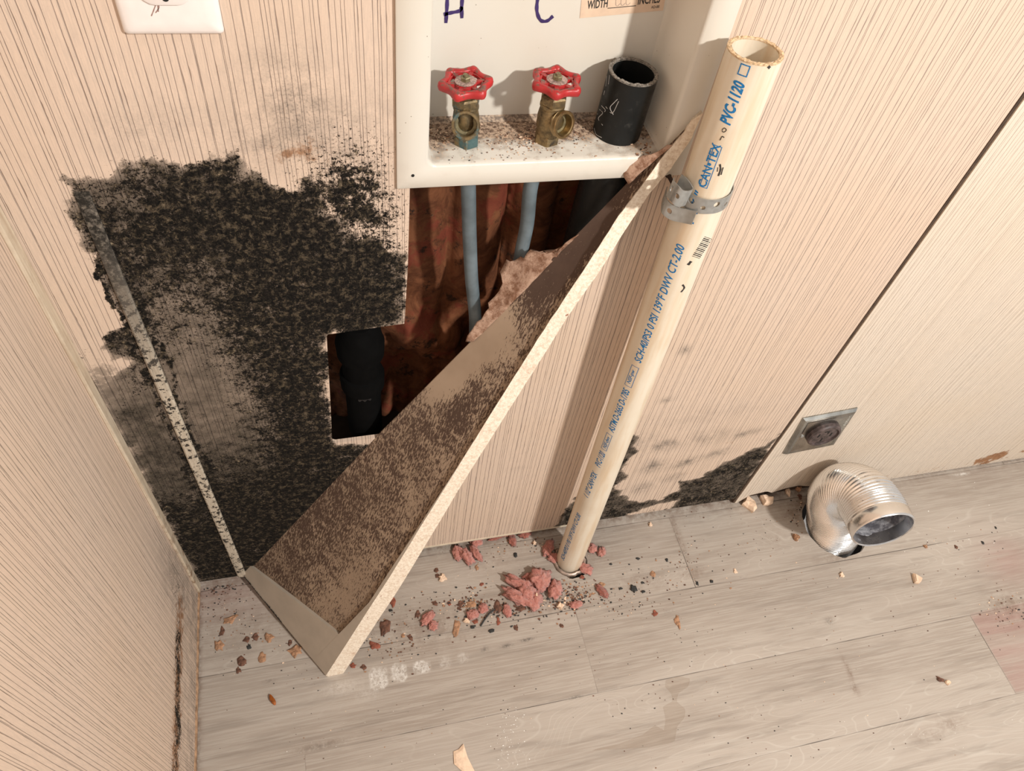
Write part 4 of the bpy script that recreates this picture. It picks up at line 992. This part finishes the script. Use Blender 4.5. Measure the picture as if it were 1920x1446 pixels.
mat_tan = flat('tan_flake', (.36, .20, .115), .85, var=.4, scale=200, bump=.5)
mat_cream = flat('cream_plaster_chip', (.80, .60, .44), .85, var=.12, scale=150, bump=.3)
mat_dark = flat('dark_speck', (.035, .035, .033), .7, var=.4)
mat_redb = flat('reddish_flake', (.24, .075, .045), .75, var=.4, scale=200, bump=.4)
mat_amber = flat('amber_shell', (.30, .085, .015), .25, var=.5, scale=120)
# pink wool
for a_ in ((1000,1104,62,40,mat_pink,'largest clump of pink insulation wool, in the middle of the big pile on the floor',.3,2),(972,1112,44,52,mat_pink,'pale pink wool clump forming the left side of the big floor pile',.9,2),(998,1127,38,34,mat_pink,'bright pink wool clump at the front of the big central pile',0,1),(1026,1102,48,34,mat_pink,'bright pink wool clump at the right end of the big central pile',-.3,2),(996,1086,36,20,mat_pink2,'dusty pink wool tuft at the back of the big central pile',.2,1),
    (951,1147,16,20,mat_pink,'small pink wool tuft just in front left of the big central pile',0,1),(896,1148,38,17,mat_pink,'sausage-shaped pink wool tuft among brown flakes, pointing at the dark stick',.15,2),(802,1160,18,26,mat_pink,'pink wool tuft right of the board, upper of an end-to-end pair',-.9,1),(812,1175,18,15,mat_pink,'pink wool tuft right of the board, lower of an end-to-end pair',0,1),
    (858,1038,22,26,mat_pink,'rounded pink wool tuft at the left end of the row along the wall foot',0,1),(881,1040,32,34,mat_pink,'ragged pink wool tuft touching the rounded one by the wall foot',.4,2),(893,1018,26,16,mat_pink,'small pink wool tuft pressed against the wall foot beside the ragged one',.5,1),(960,1014,16,22,mat_pink2,'thin pink wool wisp hanging forward from the wall foot',0,1),(941,1006,48,9,mat_pink2,'flat dusty wool strip tucked along the wall foot',.12,2),(984,1003,28,14,mat_pink2,'dusty pink wool tuft against the wall foot, halfway to the tall pipe',.1,1),
    (1027,1030,20,32,mat_pink,'pink wool tuft stuffed against the left of the tall pipe foot',-.6,1),(1037,1048,24,16,mat_pink,'pink wool tuft in front left of the tall pipe foot',-.5,1),(1087,1051,14,12,mat_pink2,'pink wool scrap touching the right of the tall pipe foot',0,1),(1119,1032,34,18,mat_pink,'pink wool tuft lying right of the tall pipe foot, away from the others',-.6,2),(1098,1069,28,17,mat_pink,'pink wool tuft in front of the tall pipe foot at its right',-.5,1),(1128,1110,16,26,mat_pink2,'brownish pink pointed wool scrap right of the crumb heap',.5,1),(1079,1135,26,12,mat_pink,'small flat pink wool tuft in front of the crumb heap',0,1)):
    tuft(*a_[:6], ang=a_[6], lobes=a_[7])
# plaster chips
flake('plaster_chip', 1402, 946, 32, 38, mat_cream, 'upright pale plaster chip at the foot of the wall seam, left of two', 'plaster chip', 'plaster chips on the floor', th=.5, k=8)
flake('plaster_chip', 1435, 940, 34, 27, mat_cream, 'rounded pale plaster chip at the foot of the wall seam, right of two', 'plaster chip', 'plaster chips on the floor', th=.5, k=8)
flake('plaster_chip', 1475, 920, 14, 26, mat_cream, 'narrow pale plaster chip standing between the seam and the foil duct', 'plaster chip', 'plaster chips on the floor', th=.6, k=7)
flake('plaster_chip', 1494, 914, 18, 20, mat_tan, 'tan plaster lump just left of the hollow behind the foil duct', 'plaster chip', 'plaster chips on the floor', th=.6)
flake('plaster_chip', 1718, 1089, 27, 22, mat_cream, 'five-sided pale plaster chip alone on the floor in front of the foil duct', 'plaster chip', 'plaster chips on the floor', th=.4, k=7)
flake('plaster_chip', 867, 1426, 34, 56, mat_cream, 'tall pale plaster chip cut by the bottom edge of the photo', 'plaster chip', 'plaster chips on the floor', th=.12, k=8, ang=.2)
flake('plaster_chip', 1577, 1079, 12, 12, mat_cream, 'small tan chip on the bare floor between duct and five-sided chip', 'plaster chip', 'plaster chips on the floor', th=.4)
flake('plaster_chip', 1735, 1026, 11, 8, mat_tan, 'tiny orange chip on the floor right of the duct mouth', 'plaster chip', 'plaster chips on the floor', th=.4)
flake('plaster_chip', 1491, 1009, 14, 13, mat_tan, 'round orange-brown lump on the floor left of the foil duct', 'plaster chip', 'plaster chips on the floor', th=.8)
flake('plaster_chip', 1219, 984, 9, 9, mat_cream, 'small cream chip on the floor below the right mould patch', 'plaster chip', 'plaster chips on the floor', th=.6)
flake('plaster_chip', 830, 1085, 17, 14, mat_cream, 'peach chip beside two brown crumbs right of the leaning board', 'plaster chip', 'plaster chips on the floor', th=.4)
flake('plaster_chip', 875, 1165, 14, 11, mat_cream, 'cream chip in front of the sausage-shaped wool tuft', 'plaster chip', 'plaster chips on the floor', th=.5)
flake('plaster_chip', 1002, 1019, 8, 9, mat_cream, 'white chip near the wall foot left of the tall pipe', 'plaster chip', 'plaster chips on the floor', th=.6)
flake('plaster_chip', 1051, 1138, 16, 14, mat_cream, 'cream and brown chip in front of the crumb heap', 'plaster chip', 'plaster chips on the floor', th=.5)
flake('plaster_chip', 894, 1065, 9, 13, mat_tan, 'thin golden scrap on the floor below the ragged wool tuft', 'paper scrap', th=.2)
flake('plaster_chip', 1006, 1116, 6, 8, mat_cream, 'tiny white chip lying in the middle of the big wool pile', 'plaster chip', 'plaster chips on the floor', th=.8, z0=.016)
flake('plaster_chip', 1776, 1281, 11, 9, mat_cream, 'white crumb at the end of a dark smear at lower right', 'plaster chip', 'plaster chips on the floor', th=.6)
flake('bark_flake', 1762, 1274, 18, 9, mat_brown, 'dark smear-like flake touching the white crumb at lower right', 'debris flake', th=.3, ang=-.6)
flake('plaster_chip', 1379, 1072, 9, 10, mat_cream, 'thin cream curl on the floor right of the dark plank joint', 'plaster chip', 'plaster chips on the floor', th=.3)
# singled-out brown pieces
for a_ in ((555,1220,28,22,mat_tan,'large crumpled tan flake nearest the lower end of the board'),(492,1234,14,18,mat_tan,'oval tan curl on the floor left of the board'),(453,1240,17,15,mat_brown,'brown folded flake above a small dark one, left of the board'),(447,1257,11,11,mat_brown,'small dark triangular flake on the plank joint left of the board'),(504,1196,22,18,mat_tan,'spiky tan scrap left of the board'),(478,1195,12,13,mat_brown,'rounded brown shell left of the spiky scrap'),(463,1200,15,12,mat_brown,'brown torn flake between the shell and the side wall'),(410,1211,18,21,mat_tan,'speckled crumbly lump nearest the side wall'),(417,1184,11,17,mat_brown,'dark brown flake below the curled scraps by the side wall'),(432,1163,32,14,mat_tan,'wide curled tan scrap near the side wall'),(467,1213,8,10,mat_dark,'dark green-black speck left of the board'),(544,1206,9,10,mat_brown,'small brown flake just above the large crumpled tan one'),
    (736,1128,15,20,mat_redb,'curled red-brown shell touching the right edge of the board'),(722,1176,22,30,mat_brown,'large heap-like brown flake right of the board'),(702,1211,24,16,mat_redb,'reddish crumbly flake right of the lower board end'),(662,1249,12,10,mat_redb,'curled dark red flake beside the foot of the board'),(681,1252,12,8,mat_brown,'brown flake next to the curled dark red one'),(818,1070,10,11,mat_brown,'brown crumb behind the peach chip'),(820,1080,11,9,mat_brown,'brown crumb touching the peach chip'),(783,1153,12,13,mat_brown,'round brown flake left of the end-to-end wool pair'),(815,1132,16,9,mat_brown,'grey-brown curl between the board and the flake heap'),(842,1132,9,10,mat_redb,'single reddish crumb between the board and the flake heap'),
    (863,1134,16,12,mat_brown,'dark brown flake at the left of the flake heap'),(882,1134,24,15,mat_tan,'brown crumbly heap behind the sausage-shaped wool tuft'),(856,1178,15,26,mat_tan,'long tan splinter-like flake in front of the cream chip'),(891,1166,13,8,mat_redb,'dark red curl right of the cream chip'),(934,1167,10,14,mat_redb,'red-brown flake in front of the central pile'),(968,1178,11,13,mat_brown,'two-toned brown flake in front of the central pile, further right'),(934,1138,18,22,mat_brown,'brown crumb heap at the left foot of the central wool pile'),(975,1141,26,12,mat_brown,'brown crumb strip at the front of the central wool pile'),(903,1096,9,8,mat_redb,'small reddish crumb alone behind the flake heap'),(884,1103,4,10,mat_brown,'thin brown sliver behind the flake heap'),(769,1196,10,14,mat_brown,'dark brown flake in front of the end-to-end wool pair'),(756,1192,9,7,mat_tan,'tan crumb next to the dark brown flake'),
    (1053,1174,9,8,mat_brown,'lone brown crumb by the short plank joint'),(1128,1098,16,12,mat_tan,'tan scrap behind the pointed wool scrap'),(1091,1083,10,9,mat_redb,'reddish crumb in front of the tall pipe foot'),(1224,1076,15,13,mat_tan,'ragged tan flake on the floor right of the tall pipe'),(1228,1151,14,13,mat_redb,'dark red torn flake right of the tall pipe, nearer the front'),(1271,1168,14,22,mat_tan,'leaf-shaped brown flake standing on its point'),(1500,932,12,18,mat_brown,'dark brown lump left of the foil duct'),(1792,1026,9,8,mat_brown,'brown crumb right of the duct mouth')):
    flake('bark_flake', *a_[:5], a_[5], 'debris flake', 'brown flakes on the floor', th=.15, ang=R_.uniform(-.6, .6))
for x_, y_, w_, h_, l_ in ((886,1176,13,6,'oval black speck in front of the cream chip'),(921,1184,14,7,'pointed black speck right of the oval one'),(966,1042,10,10,'small dark winged speck on the floor below the wall foot'),(1187,1105,16,16,'largest spidery dark flake right of the tall pipe'),(1205,1093,10,5,'oval black speck just above the spidery flake'),(1163,1104,10,5,'dark sliver left of the spidery flake'),(1145,1058,8,4,'grey seed-like speck right of the tall pipe foot'),(1196,1048,9,5,'left of two black seed-like specks below the right mould patch'),(1250,1051,7,7,'right of two black seed-like specks below the right mould patch'),(1206,1110,9,6,'dark speck just below the spidery flake'),(1307,1094,6,11,'black speck at the end of the open plank joint'),(1334,1091,9,6,'brown speck right of the open plank joint'),(733,1145,8,5,'dark speck below the curled red-brown shell'),(706,1165,7,6,'dark speck touching the board edge'),(1652,1019,6,4,'dark speck just right of the duct mouth'),(1712,984,7,5,'black speck right of the duct, nearest the wall'),(1867,990,5,8,'upright black speck at the far right'),(1842,1018,7,8,'green-black speck cluster at the far right')):
    flake('dark_speck', x_, y_, w_, h_, mat_dark, l_, 'speck', 'dark specks on the floor', th=.3)
b = M(); b.tube(catmull([FL(901, 1174, .002), FL(908, 1163, .003), FL(918, 1150, .004), FL(927, 1143, .003)], 6), .0014, 8)
tag(thing_mesh('dark_twig', b, mat_dark, FL(912, 1160)), 'thin dark twig pointing up right between two pink wool tufts', 'twig')
b = M(); b.tube(catmull([FL(506, 1303, .003), FL(509, 1310, .0035), FL(513, 1316, .0035), FL(516, 1322, .003)], 6), [.0005+.0030*math.sin(math.pi*min(1, (i+.6)/19))**.6 for i in range(19)], 12)
tag(thing_mesh('insect_shell', b, mat_amber, FL(511, 1313)), 'shiny amber insect shell alone on the floor at lower left', 'insect shell')
# foil collar scraps at the pipe foot
b = M(); R = []
for k in range(26):
    a_ = math.radians(-150+k*11); rad = .028+.0035*mnoise.noise((k*.7, 0, 0)); c_ = np.array((PIPEC[0]+rad*math.sin(a_), PIPEC[1]-rad*math.cos(a_)*1.0, 0)); e = c_-np.array((PIPEC[0], PIPEC[1], 0)); e /= np.linalg.norm(e); hgt = .004+.004*abs(mnoise.noise((k*.9, 5, 0)))
    R.append([c_-e*.0026+(0, 0, .0005), c_-e*.0018+(0, 0, hgt), c_+e*.001+(0, 0, hgt*.8), c_+e*.004+(0, 0, .0005)])
b.rings(R); tag(thing_mesh('foil_collar', b, flat('crumpled_foil_tape', (.45, .36, .30), .4, .5, var=.4, scale=120, bump=.6), np.array((PIPEC[0], PIPEC[1], 0)), True), 'crumpled foil tape ringing the foot of the tall cream pipe', 'tape')
# crumbs nobody could count
def crumbs(name, label, cat, mats, spots, seed, zfun=None):
    m = M(); rr = random.Random(seed)
    for x, y, sx, sy, cnt, s0, s1 in spots:
        for _ in range(cnt):
            px, py = rr.gauss(x, sx), rr.gauss(y, sy); P = FL(px, py, 0) if zfun is None else zfun(px, py)
            if P is None or P[1] > -.004 or P[0] < .004: 
                if zfun is None: continue
                if P is None: continue
            if zfun is None and (math.hypot(P[0]-DUCTC[0], P[1]-DUCTC[1]) < .07 or math.hypot(P[0]-PIPEC[0], P[1]-PIPEC[1]) < .03): continue
            s = rr.uniform(s0, s1); a_ = rr.random()*6; el = rr.uniform(.6, 1.8); v = []
            for k in range(5):
                t = a_+k*1.257; r_ = s*rr.uniform(.6, 1.1); v.append(P+(r_*math.cos(t)*el, r_*math.sin(t), 0.0001))
            v += [p+(0, 0, s*rr.uniform(.3, .7)) for p in v]; v = [np.array(p) for p in v]
            m.add(v, [(4,3,2,1,0), (5,6,7,8,9)]+[(k, (k+1) % 5, 5+(k+1) % 5, 5+k) for k in range(5)], rr.choices(range(len(mats)), [4, 3, 2, 1][:len(mats)])[0])
    tag(m.build(name, mats), label, cat, kind='stuff')
crumbs('floor_crumbs', 'tiny brown, dark and cream crumbs of wall debris scattered over the grey floor', 'crumbs', [mat_brown, mat_dark, mat_tan, mat_cream],
    [(450,1180,50,35,130,.0004,.0014),(430,1130,30,20,50,.0004,.0012),(560,1265,30,15,16,.0004,.0012),(720,1200,35,25,130,.0004,.0016),(800,1150,60,30,90,.0005,.0017),(880,1135,26,14,120,.0007,.0024),(940,1145,22,14,80,.0007,.0022),(1000,1130,50,18,120,.0007,.0022),(1072,1117,22,15,230,.0007,.0024),(1000,1022,40,8,60,.0006,.0018),(930,1060,60,20,60,.0004,.0014),(1210,1095,60,25,90,.0005,.0018),(1160,1130,30,14,60,.0004,.0014),(1290,1050,20,25,50,.0004,.0014),(1420,1020,70,30,50,.0004,.0012),(1500,960,12,15,50,.0006,.0022),(1620,1140,130,60,50,.0004,.0012),(1800,1030,60,30,50,.0004,.0014),(1890,1150,25,25,70,.0004,.0018),(1300,1230,150,90,110,.0004,.0012),(900,1300,200,60,60,.0003,.001),(700,1380,200,40,30,.0003,.001),(1500,1380,250,50,50,.0004,.0011),(1200,965,80,6,30,.0005,.0014)], 5)
mat_glint = flat('wet_glint_grit', (.85, .84, .80), .1, var=.05)
crumbs('white_grit', 'fine white grit and droplets glinting on the floor near the water stain', 'grit', [mat_glint],
    [(950,1395,20,30,55,.0003,.0010),(965,1350,12,20,22,.0004,.0010),(1760,985,80,40,14,.0005,.0012),(1700,1380,120,40,18,.0003,.0008),(650,1390,100,40,14,.0003,.0008)], 9)
def ledge(px, py):
    P = FL(px, py, .8492); return P if (.378 < P[0] < .600 and -.002 < P[1] < .066) else None
crumbs('ledge_grime', 'brown crumbs and lint strewn along the ledge inside the cream outlet box', 'grime', [mat_tan, mat_brown, mat_cream, mat_dark],
    [(830,250,20,15,90,.0003,.0010),(960,270,80,22,260,.0003,.0009),(1080,250,30,15,60,.0003,.0010),(1210,290,12,12,60,.0004,.0014),(990,262,18,10,60,.0004,.0012)], 12, ledge)
crumbs('moth_dust', 'dark speckled dust along the foot of the mouldy corner', 'dust', [mat_brown, mat_dark], [(400,1100,25,6,90,.0005,.0018)], 14)
